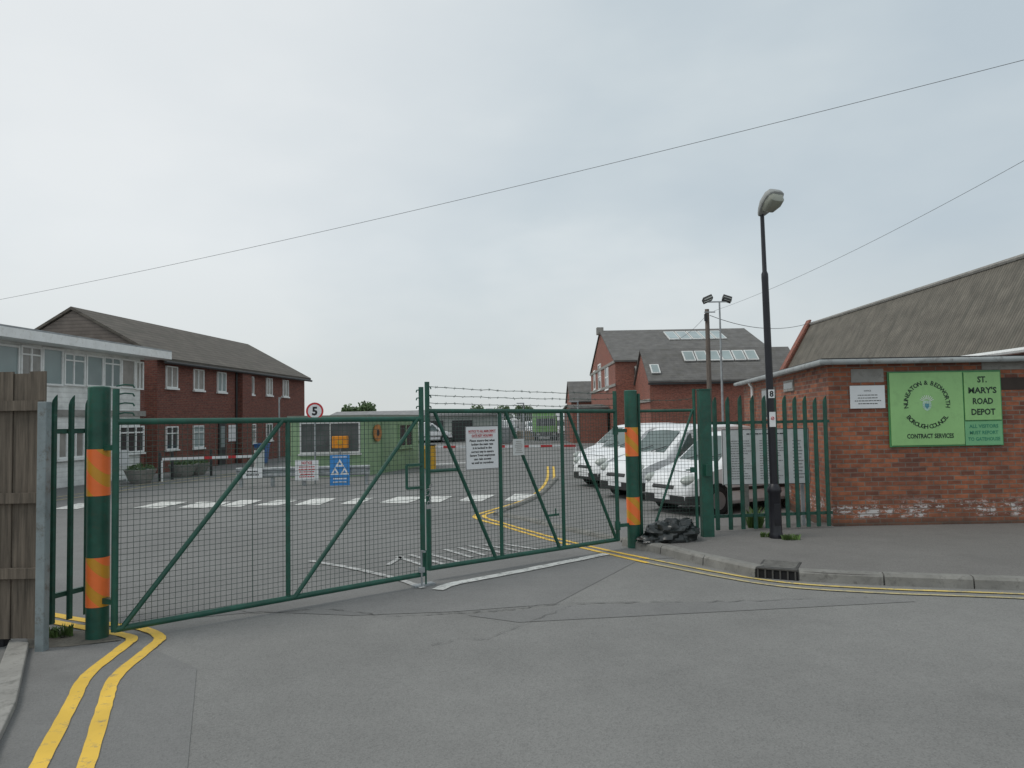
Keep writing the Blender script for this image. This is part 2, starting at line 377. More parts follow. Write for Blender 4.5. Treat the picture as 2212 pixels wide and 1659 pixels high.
for (x0,y0,x1,y1,wd) in ((838,1222,868,1204,.07),(858,1204,930,1228,.07),(885,1200,960,1221,.07),(915,1195,990,1215,.07),(960,1188,1020,1206,.07),(990,1184,1050,1202,.07),(1010,1180,1090,1197,.07),(1045,1178,1125,1193,.07),(1080,1176,1160,1188,.07)):
    ribbon(GP([(x0,y0),(x1,y1)]),wd,.014,'',None,.004,1,False,mb)
struct(mb.build('painted_road_hatching',WPT2,fix=False))
wq([(930,1003),(1060,996),(1062,999),(932,1007)],WPT2)
KP=[(1345,1178),(1400,1190),(1470,1208),(1560,1230),(1640,1247),(1740,1255),(1870,1262),(2020,1268),(2212,1275),(2700,1292)]
kp=smooth([G(x,y) for x,y in KP],8)
mb=MB(); base=[V((q.x,q.y,.11)) for q in kp]
far=[V((30,12.6,.11)),V((5.3,12.6,.11)),V((3.2,12.4,.11)),V((1.9,11.4,.11))]
mb.prism(base+far,(0,0,-.2)); struct(mb.build('pavement',PAVE))
def kerbrun(mb,pts,step,wd,h,gap=.012):
    dist=[0]
    for i in range(1,len(pts)): dist.append(dist[-1]+(pts[i]-pts[i-1]).length)
    def atd(s_):
        for i in range(1,len(pts)):
            if dist[i]>=s_:
                k_=(s_-dist[i-1])/(dist[i]-dist[i-1]); return pts[i-1].lerp(pts[i],k_)
        return pts[-1]
    s_=0
    while s_<dist[-1]-.1:
        a=atd(s_+gap); b=atd(min(s_+step,dist[-1])); d=(b-a); d.z=0; d.normalize(); n_=V((-d.y,d.x,0))
        if n_.y<0: n_=-n_
        dz=random.uniform(-.005,.005)
        prof=[V((0,0,0))-n_*.03,V((0,0,h-.03+dz))-n_*.02,V((0,0,h+dz))+n_*.01,V((0,0,h+dz))+n_*(wd-.03),V((0,0,0))+n_*(wd-.03)]
        mb.loft([[a+q for q in prof],[b+q for q in prof]]); s_+=step
da=G(1634,1247); db=G(1724,1254)
i0=min(range(len(kp)),key=lambda i:(kp[i]-da).length); i1=min(range(len(kp)),key=lambda i:(kp[i]-db).length)
kl=[V((q.x,q.y,0)) for q in kp[:i0+1] if q.x<da.x-.02]+[V((da.x,da.y,0))]
kr=[V((db.x,db.y,0))]+[V((q.x,q.y,0)) for q in kp[i1:] if q.x>db.x+.02]
for kk in (kl,kr):
    mb=MB(); kerbrun(mb,kk,.9,.16,.125,.016); struct(mb.build('kerb',KERB))
mb=MB(); kerbrun(mb,[V((q.x,q.y,0)) for q in smooth(GP([(1345,1172),(1230,1148),(1130,1124),(1075,1112),(1120,1094),(1170,1070),(1205,1035)]),6)],.8,.14,.06); struct(mb.build('kerb',KERB))
mb=MB()
mb.prism([V((q.x,q.y,0)) for q in GP([(-60,1760),(0,1605),(35,1530),(62,1402),(20,1396),(-20,1500),(-120,1700)])],(0,0,.06)); struct(mb.build('kerb',CONC,bevel=.01))
flat([(60,1402),(150,1398),(262,1384),(235,1362),(120,1366),(60,1372)],.0075,'verge_soil',DIRT)
# ---------- round gate posts ----------
def gate_post(px,base_y,top_y,rad,bands,label):
    B=G(px,base_y); top=P(px,top_y,B.y).z
    t_=thing('gate_post',label,'post',B,None)
    mb=MB(); n=28; pts=[B-V((0,0,.1)),B+V((0,0,.0)),V((B.x,B.y,top-.01)),V((B.x,B.y,top))]
    mb.path(pts,[rad,rad,rad,rad-.012],n); mb.build('post',GREEN,t_,smooth=True)
    for (y0,y1) in bands:
        z0=P(px,y1,B.y).z; z1=P(px,y0,B.y).z
        mb=MB(); mb.path([V((B.x,B.y,z0)),V((B.x,B.y,z1))],rad+.003,n,cap=False); mb.build('reflective_band',BAND,t_,smooth=True)
    return t_,B
LP,LPB=gate_post(210,1378,835,.097,[(970,1070),(1202,1308)],'thick round green gate post with two orange bands beside the timber fence')
RP,RPB=gate_post(1370,1183,843,.096,[(923,985),(1073,1132)],'round green gate post with two orange bands beside the black bin bag')
# ---------- gate leaves ----------
def leaf(name,label,A,B,zt0,zt1,zb,uprights,diags,stile_l,stile_r,mesh=True,ms=.052,cat='gate',rb=.03,midrail=None):
    A=V((A.x,A.y,0));B=V((B.x,B.y,0)); d=(B-A).normalized(); Ln=(B-A).length; nn=V((d.y,-d.x,0))
    t_=thing(name,label,cat,A,None)
    pt=lambda u,z,o=0: A+d*u+V((0,0,z))+nn*o
    zt=lambda u: zt0+(zt1-zt0)*u/Ln
    zB=lambda u: zb[0]+(zb[1]-zb[0])*u/Ln
    for u,top in ((0,stile_l),(Ln,stile_r)):
        mb=MB(); mb.tube(pt(u,zB(u)-.02),pt(u,top),rb,10); mb.build('stile',GREEN,t_,smooth=True)
    for z0,z1 in ((zt(0),zt(Ln)),(zB(0),zB(Ln))):
        mb=MB(); mb.tube(pt(0,z0),pt(Ln,z1),rb,10); mb.build('rail',GREEN,t_,smooth=True)
    for u in uprights:
        mb=MB(); mb.tube(pt(u,zB(u)),pt(u,zt(u)),rb*.85,10); mb.build('upright',GREEN,t_,smooth=True)
    for u0,e0,u1,e1 in diags:
        mb=MB(); mb.tube(pt(u0,zB(u0) if e0==0 else zt(u0),.012),pt(u1,zB(u1) if e1==0 else zt(u1),.012),rb*.8,10); mb.build('diagonal_brace',GREEN,t_,smooth=True)
    if midrail:
        mb=MB(); mb.tube(pt(midrail[0],midrail[2]),pt(midrail[1],midrail[2]),rb*.7,8); mb.build('short_rail',GREEN,t_,smooth=True)
    if mesh:
        mb=MB(); n_=int(Ln/ms); rw=.0023
        for i in range(1,n_):
            u=i*Ln/n_; w_=random.uniform(-.004,.004)
            mb.tube(pt(u,zB(u),-.022),pt(u+w_,zt(u),-.022),rw if i%24 else .0045,4)
        zz=max(zB(0),zB(Ln))
        while zz<min(zt0,zt1):
            mb.tube(pt(0,zz,-.026),pt(Ln,zz+random.uniform(-.004,.004),-.026),rw,4); zz+=ms
        mb.build('wire_mesh',GREY_WIRE,t_)
    return t_,A,d,nn,Ln,pt
A1=G(247,1360,.10); B1=G(914,1240,.14); A2=G(927,1228,.15); B2=G(1335,1165,.15)
def uof(x,y,A,d): 
    A=V((A.x,A.y,0)); q=on(x,y,A,d); return (q-A).dot(d), q.z
d1=(V((B1.x-A1.x,B1.y-A1.y,0))).normalized(); d2=(V((B2.x-A2.x,B2.y-A2.y,0))).normalized()
q=lambda x,y:uof(x,y,A1,d1); q2=lambda x,y:uof(x,y,A2,d2)
GL,A_,d_,n1,Ln1,pt1=leaf('gate_leaf','large green mesh gate leaf on the left with two diagonals and blank mesh',A1,B1,q(247,911)[1],q(908,905)[1],(.10,.14),
    [q(622,1100)[0]],[(q(262,1345)[0],0,q(610,915)[0],1),(q(635,1275)[0],0,q(900,915)[0],1)],q(247,840)[1],q(908,836)[1])
GR,A_2,d_2,n2,Ln2,pt2=leaf('gate_leaf','green mesh gate leaf topped with barbed wire carrying the white key holder notice',A2,B2,q2(930,888)[1],q2(1335,888)[1],(.15,.15),
    [q2(1081,1000)[0],q2(1215,1000)[0]],[(q2(937,900)[0],1,q2(1070,1195)[0],0),(q2(1090,895)[0],1,q2(1208,1175)[0],0),(q2(1225,900)[0],1,q2(1330,1160)[0],0)],q2(930,825)[1],q2(1335,845)[1],midrail=(0,q2(988,1015)[0],q2(960,1016)[1]))
def barbed(pt,u0,u1,za,zb,parent,sag=.02,n=24,off=0):
    mb=MB(); pts=[]
    for i in range(n+1):
        k_=i/n; pts.append(pt(u0+(u1-u0)*k_,za+(zb-za)*k_-sag*4*k_*(1-k_)+random.uniform(-.006,.006),off))
    mb.path(pts,.004,5)
    for i in range(1,n):
        c=pts[i]
        for k_ in range(3):
            dv_=V((random.uniform(-1,1),random.uniform(-1,1),random.uniform(-1,1))).normalized()*.022; mb.tube(c-dv_,c+dv_,.002,3)
    mb.build('barbed_wire',GREY_WIRE,parent)
for ya,yb in ((835,850),(853,862),(870,876)): barbed(pt2,0,Ln2,q2(930,ya)[1],q2(1335,yb)[1],GR)
def hooks(pt,u,zs,parent,s_):
    for z in zs:
        mb=MB(); mb.path([pt(u,z),pt(u+.05*s_,z+.015,.01),pt(u+.1*s_,z+.01,.0),pt(u+.11*s_,z-.015,0)],.008,6); mb.build('wire_hook',GREEN,parent,smooth=True)
z0=q(247,895)[1]; hooks(pt1,.0,[z0,z0+.09,z0+.18,z0+.26],GL,1.4)
hooks(pt1,Ln1,[q(905,880)[1],q(905,862)[1],q(905,845)[1]],GL,-.6); hooks(pt2,0,[q2(930,880)[1],q2(930,857)[1],q2(930,838)[1]],GR,.5)
for z in (.35,1.75):
    mb=MB(); a=pt1(0,z); b=V((LPB.x,LPB.y,z)); mb.bar(a,b,.05,.05); mb.build('hinge',GREEN,GL)
    mb=MB(); a=pt2(Ln2,z); b=V((RPB.x,RPB.y,z)); mb.bar(a,b,.04,.05); mb.tube(a-Z*.06,a+Z*.06,.042,10); mb.build('hinge',GREEN,GR)
ua,za=q(876,1055); ub,zb_=q(906,1003)
mb=MB()
for a,b in ((pt1(ua,za,.03),pt1(ua,zb_,.03)),(pt1(ua,za,.03),pt1(Ln1,za,.03)),(pt1(ua,zb_,.03),pt1(Ln1,zb_,.03))): mb.bar(a,b,.03,.03)
mb.build('latch_bracket',GREEN,GL)
t_=thing('padlock_chain','steel chain and padlock looped around the two meeting gate stiles','chain',pt1(Ln1,.0))
cz=q(912,1060)[1]; cpt=(pt1(Ln1,cz)+pt2(0,cz))/2; cpt.z=cz
mb=MB()
for k_ in range(22):
    a=2*math.pi*k_/22; c=cpt+d1*.085*math.cos(a)+n1*.065*math.sin(a)+Z*(.05*math.cos(a*2)+.02*math.sin(3*a)); tt=(-d1*math.sin(a)+n1*math.cos(a)).normalized(); sd_=Z if k_%2 else tt.cross(Z)
    mb.path([c+tt*.018*math.cos(b_)+sd_*.009*math.sin(b_) for b_ in [2*math.pi*j/8 for j in range(9)]],.0035,5,False)
for k_ in range(7):
    c=cpt+n1*.075+d1*.02+Z*(.03-.028*k_); sd_=d1 if k_%2 else n1
    mb.path([c+Z*.018*math.cos(b_)+sd_*.009*math.sin(b_) for b_ in [2*math.pi*j/8 for j in range(9)]],.0035,5,False)
mb.build('chain',CHROME,t_,smooth=True)
mb=MB(); c=cpt+n1*.08+Z*-.2; mb.obb(c,d1*.028,n1*.012,Z*.025); mb.path([c+d1*.016+Z*.02,c+d1*.016+Z*.055,c+Z*.068,c-d1*.016+Z*.055,c-d1*.016+Z*.02],.005,6); mb.build('padlock',CHROME,t_,bevel=.004)
mb=MB(); a=pt1(Ln1-.04,.42,.035); mb.tube(a,V((a.x,a.y,-.02)),.011,8); mb.bar(a,a+n1*.08,.02); mb.bar(a-Z*.22-d1*.03,a-Z*.22+d1*.03,.05,.06); mb.build('drop_bolt',GALV,GL)
mb=MB(); a=pt1(Ln1+.02,.42,.03); mb.tube(a,V((a.x,a.y,-.02)),.011,8); mb.build('drop_bolt',GREEN,GR)
t_=MB(); a=pt1(Ln1,0); t_.obb(V((a.x,a.y,.012)),d1*.14,n1*.05,Z*.014); tag(t_.build('bolt_keeper_plate',GALV),'small steel bolt keeper plate set in the road under the gate centre','plate')
mb=MB(); u,z=q2(1192,1112); mb.obb(pt2(u,z,.03),d2*.10,n2*.012,Z*.015); mb.tube(pt2(u+.03,z,.05),pt2(u+.03,z+.09,.05),.01,6); mb.build('slide_bolt',GREEN,GR)
# ---------- signs on the gate ----------
def rect(x0,y0,x1,y1,A,d,off):
    A=V((A.x,A.y,0)); nn=V((d.y,-d.x,0)); c=on((x0+x1)/2,(y0+y1)/2,A,d)
    a=on(x0,(y0+y1)/2,A,d);b=on(x1,(y0+y1)/2,A,d); e=on((x0+x1)/2,y0,A,d); f_=on((x0+x1)/2,y1,A,d)
    return c+nn*off,d.copy(),Z.copy(),(b-a).length,(e-f_).length,nn
def board(name,label,cat,c,R,U,w_,h_,nn,m_,th=.008,border=None,parent=None,bev=0):
    mb=MB(); mb.obb(c,R*w_/2,nn*th/2,U*h_/2)
    if parent is None:
        t_=thing(name,label,cat,c-U*h_/2)
        mb.build('board',m_,t_,bevel=bev)
    else: t_=parent; mb.build('board',m_,t_,bevel=bev)
    if border:
        mb=MB(); bw=border[1]; f0=c+nn*(th/2+.0015)
        for (x,y,a,b) in ((0,h_/2-bw/2,w_/2,bw/2),(0,-h_/2+bw/2,w_/2,bw/2)): mb.obb(f0+R*x+U*y,R*a,nn*.001,U*b)
        for (x,y,a,b) in ((-w_/2+bw/2,0,bw/2,h_/2-bw),(w_/2-bw/2,0,bw/2,h_/2-bw)): mb.obb(f0+R*x+U*y,R*a,nn*.001,U*b)
        mb.build('border',border[0],t_)
    return t_
c,R,U,sw,sh,nn=rect(1002,920,1073,1013,A2,d2,.045)
t_=board('notice_sign','white notice to main depot gate key holders fixed on the right gate leaf','sign',c,R,U,sw,sh,nn,WPLAS,.006,(INK,.006),bev=.002)
f0=c+nn*.006
mb=MB(); text(mb,'NOTICE TO ALL MAIN DEPOT',f0+U*sh*.38,R,U,sh*.052,sw*.82,.03); text(mb,'GATE KEY HOLDERS',f0+U*sh*.28,R,U,sh*.052,sw*.64,.03)
mb.obb(f0+U*sh*.335,R*sw*.41,nn*.0004,U*.0015); mb.obb(f0+U*sh*.235,R*sw*.32,nn*.0004,U*.0015); mb.build('red_lettering',REDINK,t_)
mb=MB()
for i,(s_,k_) in enumerate((('Please ensure that when',.76),('locking the main gate',.66),('it is locked in the',.58),('correct way to ensure',.68),('Severn Trent employees',.76),('can gain access',.52),('as well as ourselves',.66))): text(mb,s_,f0+U*sh*(.165-.085*i),R,U,sh*.05,sw*k_,.03)
mb.build('black_lettering',INK,t_)
c,R,U,sw,sh,nn=rect(1104,948,1128,983,A2,d2,.045)
t_=board('notice_sign','small pale faded notice tied to the right gate leaf brace','sign',c,R,U,sw,sh,nn,OFFW,.005)
mb=MB(); dashes(mb,c+nn*.004,R,U,sw*.8,sh*.8,7,.9,3,'c'); mb.build('faint_lettering',CONC,t_)
# ---------- side pedestrian gate ----------
SP=G(1529,1166,.06)
A3=V((RPB.x+.13,RPB.y+.06,0)); d3=(V((SP.x,SP.y,0))-A3).normalized(); B3=A3+d3*((V((SP.x,SP.y,0))-A3).length-.16)
q3=lambda x,y:uof(x,y,A3,d3)
GS,_,_,n3,Ln3,pt3=leaf('pedestrian_gate','narrow green mesh pedestrian gate between round post and square post',A3,B3,q3(1390,888)[1],q3(1503,886)[1],(.17,.17),[],[(q3(1407,1140)[0],0,q3(1495,897)[0],1)],q3(1390,850)[1],q3(1503,840)[1],rb=.024)
barbed(pt3,0,Ln3,2.2,2.22,GS,n=8)
mb=MB(); u,z=q3(1480,1015); mb.tube(pt3(u,z,.03),pt3(Ln3,z,.03),.012,6); mb.obb(pt3(Ln3-.05,z,.03),d3*.05,n3*.015,Z*.04); mb.build('latch',GREEN,GS)
t_=thing('square_gate_post','square green steel post between pedestrian gate and right palisade','post',V((SP.x,SP.y,0)))
top=P(1525,842,SP.y).z; mb=MB(); mb.obb(V((SP.x,SP.y,top/2)),d3*.09,n3*.06,Z*top/2); mb.build('post',GREEN,t_,bevel=.008)
mb=MB(); mb.obb(V((SP.x,SP.y,top+.006)),d3*.1,n3*.07,Z*.008); mb.build('cap',GREEN,t_)
mb=MB(); mb.obb(V((SP.x,SP.y,1.12))+n3*.09,d3*.05,n3*.04,Z*.09); mb.build('lock_box',GREEN,t_,bevel=.006)
# ---------- palisades ----------
def pale(mb,b,d,nn,z0,z1,w_=.066):
    secs=[]
    for z,k_,o in ((z0,1,0),(z1-.16,1,0),(z1-.09,1,.004),(z1-.05,.75,.012),(z1-.015,.35,.03),(z1,.08,.04)):
        c=b+Z*z+nn*o; hw=w_/2*k_; dp=.02*k_
        secs.append([c-d*hw,c-d*hw*.5+nn*dp,c+d*hw*.5+nn*dp,c+d*hw,c+d*hw-nn*.004,c+d*hw*.5+nn*(dp-.005),c-d*hw*.5+nn*(dp-.005),c-d*hw-nn*.004])
    mb.loft(secs)
def palisade(label,pts,tops,z0,rails,d,w_=.066):
    t_=thing('palisade_fence',label,'fence',V((pts[0].x,pts[0].y,0))); nn=V((d.y,-d.x,0))
    for b,zt in zip(pts,tops):
        mb=MB(); pale(mb,V((b.x,b.y,0)),d,nn,z0,zt,w_); mb.build('pale',GREEN2,t_)
    for z in rails:
        mb=MB(); a=V((pts[0].x,pts[0].y,z))-d*.08-nn*.022; b=V((pts[-1].x,pts[-1].y,z))+d*.08-nn*.022; mb.bar(a,b,.02,.045); mb.bar(a-nn*.01+Z*.02,b-nn*.01+Z*.02,.04,.008); mb.build('rail',GREEN2,t_)
    return t_
pa=G(112,1352,.05); pb=G(188,1330,.05); dl=V((pb.x-pa.x,pb.y-pa.y,0)).normalized()
ptsl=[]
for x in (-30,15,60,112,150,186): ptsl.append(on(x,1345,pa,dl))
for q_ in ptsl: q_.z=0
palisade('short run of green palisade pales between timber fence and left gate post',ptsl,[P(112,853,pa.y).z]*6,.07,[.32,on(130,932,pa,dl).z],dl)
ra=V((3.30,11.78,0)); rb_=V((5.22,12.02,0)); dr=(rb_-ra).normalized()
xs=[1550,1578,1605,1632,1657,1680,1702,1724,1746,1768,1790]; ptsr=[]
for x in xs: q_=on(x,1100,ra,dr); q_.z=0; ptsr.append(q_)
palisade('green palisade fence between square gate post and brick building corner',ptsr,[on(x,856,ra,dr).z+random.uniform(-.02,.02) for x in xs],.14,[.35,on(1660,912,ra,dr).z],dr,.072)
# info board
ib=V((3.3,12.25,0)); di=V((1,.03,0)).normalized()
c,R,U,sw,sh,nn=rect(1560,926,1748,1046,ib,di,0)
t_=thing('information_board','large white information board with fine print behind the right palisade','board',V((c.x,c.y,0)))
board('', '', '',c,R,U,sw,sh,nn,BOARDW,.02,(BLKPL,.010),parent=t_)
f0=c+nn*.013
for k_,(cx_,ww,nr) in enumerate(((-.28,.3,16),(.08,.3,16),(.38,.14,12))):
    mb=MB(); dashes(mb,f0+R*sw*cx_-U*sh*.05,R,U,sw*ww,sh*.72,nr,.95,k_+5,th=.28); mb.build('small_print',GREYINK,t_)
mb=MB(); dashes(mb,f0+U*sh*.41,R,U,sw*.55,sh*.05,1,1,9,'c'); mb.build('heading_print',INK,t_)
for s_ in (-.42,.42):
    mb=MB(); a=c+R*sw*s_-nn*.04; mb.bar(V((a.x,a.y,0)),V((a.x,a.y,c.z+sh/2)),.05); mb.build('leg',GALV,t_)
mb=MB(); a=on(1611,1100,V((3.3,12.5,0)),di); mb.box(a.x-.05,a.y-.05,0,a.x+.05,a.y+.05,P(1611,1045,a.y).z); tag(mb.build('concrete_post',CONC,bevel=.01),'short grey concrete stub post behind the right palisade','post')
# ---------- timber fence + grey post ----------
GPb=G(90,1406); mb=MB(); top=P(88,868,GPb.y).z; mb.box(GPb.x-.04,GPb.y-.04,-.1,GPb.x+.04,GPb.y+.04,top); tag(mb.build('steel_post',POSTGREY,bevel=.006),'grey square steel post beside the weathered timber fence','post')
wf=V((GPb.x-.03,GPb.y+.07,0)); t_=thing('timber_fence','weathered brown vertical board fence at the left edge','fence',wf)
x=wf.x-.0; i=0
while x>wf.x-2.4:
    bw=.145; zt=P(40,806,wf.y).z+random.uniform(-.012,.012)+(.0 if i%2 else .01)
    mb=MB(); yo=(i%2)*.012; mb.box(x-bw,wf.y-.011+yo,.09,x-.004,wf.y+.011+yo,zt); mb.build('fence_board',WOOD,t_); x-=bw; i+=1
for z in (.62,1.28 ,2.1):
    mb=MB(); mb.box(wf.x-2.4,wf.y-.05,z,wf.x-.02,wf.y-.013,z+.09); mb.build('fence_rail',WOOD,t_)
mb=MB(); bq=G(4,1395); mb.box(bq.x-.05,bq.y-.05,0,bq.x+.05,bq.y+.05,P(5,1055,bq.y).z); tag(mb.build('bollard_post',BLACK,bevel=.01),'short black square post in front of the timber fence','post')
# ---------- front brick building ----------
D0=12.15; XA=5.2; sdir=V((.135,1,0)).normalized(); fdir=V((1,0,0)); SL=7.9; ZT=P(1900,786,D0).z
FB=thing('brick_outbuilding','flat roofed orange brick outbuilding carrying the green council sign','building',(XA,D0,0))
A=V((XA,D0,0))
mb=MB(); c4=[A,V((XA+9,D0,0)),V((XA+9,D0,0))+sdir*SL,A+sdir*SL]; mb.prism([q_-Z*.05 for q_ in c4],(0,0,ZT+.05)); mb.build('wall',BRF,FB)
ov=.16
c4=[A-fdir*ov-V((0,ov,0)),V((XA+9.2,D0-ov,0)),V((XA+9.2,D0,0))+sdir*SL,A+sdir*(SL+.2)-fdir*ov]; mb=MB(); mb.prism([q_+Z*(ZT+.003) for q_ in c4],(0,0,.07)); rf=mb.build('roof',CONC,FB)
mb=MB(); mb.prism([q_+Z*(ZT+.075) for q_ in c4],(0,0,.02)); mb.build('felt_edge',BLKPL,rf)
GUT=mat('gutter_grey',(.30,.32,.32),.5,.15,3,dirt=(.17,.17,.16))
mb=MB(); g0=c4[0]+Z*(ZT+.03)-V((.03,.03,0)); g1=c4[3]+Z*(ZT+.03)-V((.03,0,0)); g2=c4[1]+Z*(ZT+.03)-V((0,.03,0)); mb.path([g1,g0,g2],.045,10); mb.build('gutter',GUT,FB,smooth=True)
b=on(1630,1000,A-fdir*.06,sdir); mb=MB(); mb.path([V((b.x,b.y,.1)),V((b.x,b.y,ZT-.12)),V((b.x-.08,b.y,ZT))],.04,10); mb.build('downpipe',WHITE,FB,smooth=True)
def onf(x0,y0,x1,y1,off=.0): return rect(x0,y0,x1,y1,A,fdir,off)
for (x0,y0,x1,y1,m_) in ((1838,797,1908,826,CONC),(2120,782,2230,798,CONC)):
    c,R,U,sw,sh,nn=onf(x0,y0,x1,y1,.003); mb=MB(); mb.obb(c,R*sw/2,nn*.006,U*sh/2); mb.build('lintel',m_,FB)
c,R,U,sw,sh,nn=onf(2160,815,2230,842,.002); mb=MB(); mb.obb(c,R*sw/2,nn*.004,U*sh/2); mb.build('bricked_vent',mat('vent_brown',(.05,.035,.028),.8,.2,5),FB)
for (x0,y0,x1,y1) in ((1695,822,1716,845),(1648,838,1676,905)):
    c,R,U,sw,sh,nn=rect(x0,y0,x1,y1,A,-sdir,.01); nn=V((-sdir.y,sdir.x,0)); c=on((x0+x1)/2,(y0+y1)/2,A,sdir)+nn*.01
    sw=(on(x0,(y0+y1)/2,A,sdir)-on(x1,(y0+y1)/2,A,sdir)).length
    mb=MB(); mb.obb(c,sdir*sw/2,nn*.02,U*sh/2); w_=mb.build('window',CONC,FB); mb=MB(); mb.obb(c+nn*.021,sdir*(sw/2-.05),nn*.003,U*(sh/2-.05)); mb.build('pane',GLASS,w_)
# ---- wall signs ----
c,R,U,sw,sh,nn=onf(1835,833,1910,882,.02)
t_=board('wall_plaque','small white plaque with fine print on the brick outbuilding','sign',c,R,U,sw,sh,nn,WPLAS,.012)
mb=MB(); f0=c+nn*.009; text(mb,'NOTICE',f0+U*sh*.27,R,U,sh*.06,sw*.2); dashes(mb,f0-U*sh*.1,R,U,sw*.82,sh*.5,4,1,4,'c',.25); mb.build('fine_print',INK,t_)
c,R,U,sw,sh,nn=onf(1919,803,2160,962,.03)
t_=thing('council_sign','large light green council depot sign with crest and road name','sign',c-U*sh/2)
mb=MB(); mb.obb(c-nn*.006,R*(sw/2+.012),nn*.012,U*(sh/2+.012)); mb.build('frame',mat('sign_frame_green',(.08,.28,.11),.5,.15,4),t_)
def sub(x0,y0,x1,y1,m_,nm):
    c,R,U,w_,h_,nn=onf(x0,y0,x1,y1,.048); mb=MB(); mb.obb(c,R*w_/2,nn*.008,U*h_/2); mb.build(nm,m_,t_,bevel=.003); return c+nn*.0105,w_,h_
c1,w1,h1=sub(1920,805,2077,961,SIGNG,'crest_panel'); c2,w2,h2=sub(2079,804,2157,907,SIGNG,'road_name_panel'); c3,w3,h3=sub(2081,910,2161,961,SIGNG2,'visitor_panel')
for i,(s_,k_) in enumerate((('ST.',.26),("MARY'S",.78),('ROAD',.56),('DEPOT',.66))):
    mb=MB(); text(mb,s_,c2+U*h2*(.345-.225*i),R,U,h2*.125,w2*k_,.03); mb.build('road_name_lettering',SIGNINK,t_)
for i,(s_,k_) in enumerate((('ALL VISITORS',.78),('MUST REPORT',.76),('TO GATEHOUSE',.86))):
    mb=MB(); text(mb,s_,c3+U*h3*(.3-.27*i),R,U,h3*.15,w3*k_,.015); mb.build('visitor_lettering',SIGNINK2,t_)
cc=c1+U*h1*.07
def arc(s_,rad,a0,a1,hh,flip):
    mb=MB(); n_=len(s_)
    wts=[{'I':.45,' ':.55,'&':1.1,'W':1.35,'M':1.2,'N':1.05,'O':1.1}.get(ch,.95) for ch in s_]; tot=sum(wts); acc=0
    for i,ch in enumerate(s_):
        k_=(acc+wts[i]/2)/tot; acc+=wts[i]
        if ch==' ': continue
        a=math.radians(a0+(a1-a0)*k_); e=R*math.cos(a)+U*math.sin(a)
        uu=e if not flip else -e; rr=uu.cross(nn)
        if flip:
            rr=-e.cross(nn)
        text(mb,ch,cc+e*rad,-rr if rr.dot(R*uu.dot(U)-U*uu.dot(R))<0 else rr,uu,hh,None,.025)
    mb.build('council_lettering',SIGNINK,t_)
arc('NUNEATON & BEDWORTH',h1*.29,192,-12,h1*.060,False); arc('BOROUGH COUNCIL',h1*.315,212,328,h1*.060,True)
mb=MB(); text(mb,'CONTRACT SERVICES',c1-U*h1*.375+R*w1*.03,R,U,h1*.062,w1*.64,.03); mb.build('services_lettering',SIGNINK,t_)
cr=cc-U*h1*.015
mb=MB(); mb.prism([cr+R*x_*h1+U*y_*h1 for x_,y_ in ((-.06,.03),(-.035,.055),(.035,.055),(.06,.03),(.06,-.03),(.03,-.07),(0,-.085),(-.03,-.07),(-.06,-.03))],nn*.001)
mb.build('crest',mat('crest_pale_teal',(.40,.58,.46),.5,.35,60),t_)
mb=MB()
for k_ in range(9):
    a=math.radians(25+130*k_/8); mb.obb(cr+U*.03*h1+(R*math.cos(a)+U*math.sin(a))*h1*.075,(R*math.cos(a)+U*math.sin(a))*h1*.028,nn*.001,(U*math.cos(a)-R*math.sin(a))*h1*.0035)
mb.build('crest_rays',WPLAS,t_)
mb=MB(); mb.prism([cr+R*x_*h1+U*y_*h1+nn*.0015 for x_,y_ in ((-.03,.015),(.03,.015),(.03,-.025),(0,-.06),(-.03,-.025))],nn*.001)
mb.build('crest_shield',mat('crest_blue',(.08,.25,.30),.5,.4,80),t_)
# ---------- street lamp ----------
LB=G(1677,1162,.11); t_=thing('street_lamp','tall black street lamp with grey head numbered 8 in front of the palisade','street lamp',LB)
lt=P(1646,460,LB.y); LBb=V((LB.x,LB.y,.1)); dirl=(lt-LBb)
lp=lambda k_: LBb+dirl*k_
ky=lambda y:(P(1660,y,LB.y).z-.1)/(lt.z-.1)
mb=MB(); a=ky(1045); mb.path([lp(0),lp(.01),lp(a*.1),lp(a*.12),lp(a*.82),lp(a*.86),lp(a*.92),lp(a)],[.10,.10,.095,.088,.088,.105,.10,.065],16); bs=mb.build('base',BLACK,t_,smooth=True)
mb=MB(); mb.obb(lp(a*.45)-V((0,.088,0)),V((.045,0,0)),V((0,.008,0)),Z*.16); mb.build('access_door',BLACK,bs,bevel=.005)
b=ky(600); mb=MB(); mb.path([lp(a),lp(b*.98),lp(b),lp(b+.012),lp(b+.02),lp(1.0)],[.058,.05,.052,.05,.034,.030],14); mb.build('column',BLACK,t_,smooth=True)
h0=lt-Z*.02; h1_=P(1677,418,LB.y-.30)
hx=(h1_-h0).normalized(); hs=hx.cross(Z).normalized(); hu=hs.cross(hx).normalized()
Lh=(h1_-h0).length+.03
def se(a,pw=.6):
    c_,s_=math.cos(a),math.sin(a); return (math.copysign(abs(c_)**pw,c_),math.copysign(abs(s_)**pw,s_))
mb=MB(); secs=[]
for k_,w_,hh in ((-.08,.05,.045),(.0,.07,.06),(.15,.10,.085),(.45,.15,.105),(.8,.16,.11),(.97,.13,.09),(1.03,.07,.04)):
    c=h0+hx*Lh*k_; secs.append([c+hs*w_*se(2*math.pi*j/16)[0]+hu*hh*se(2*math.pi*j/16)[1]*(.9 if j<8 else .3) for j in range(16)])
mb.loft(secs); mb.build('head',mat('lamp_head_grey',(.33,.34,.33),.5,.15,4),t_,smooth=True)
mb=MB(); secs=[]
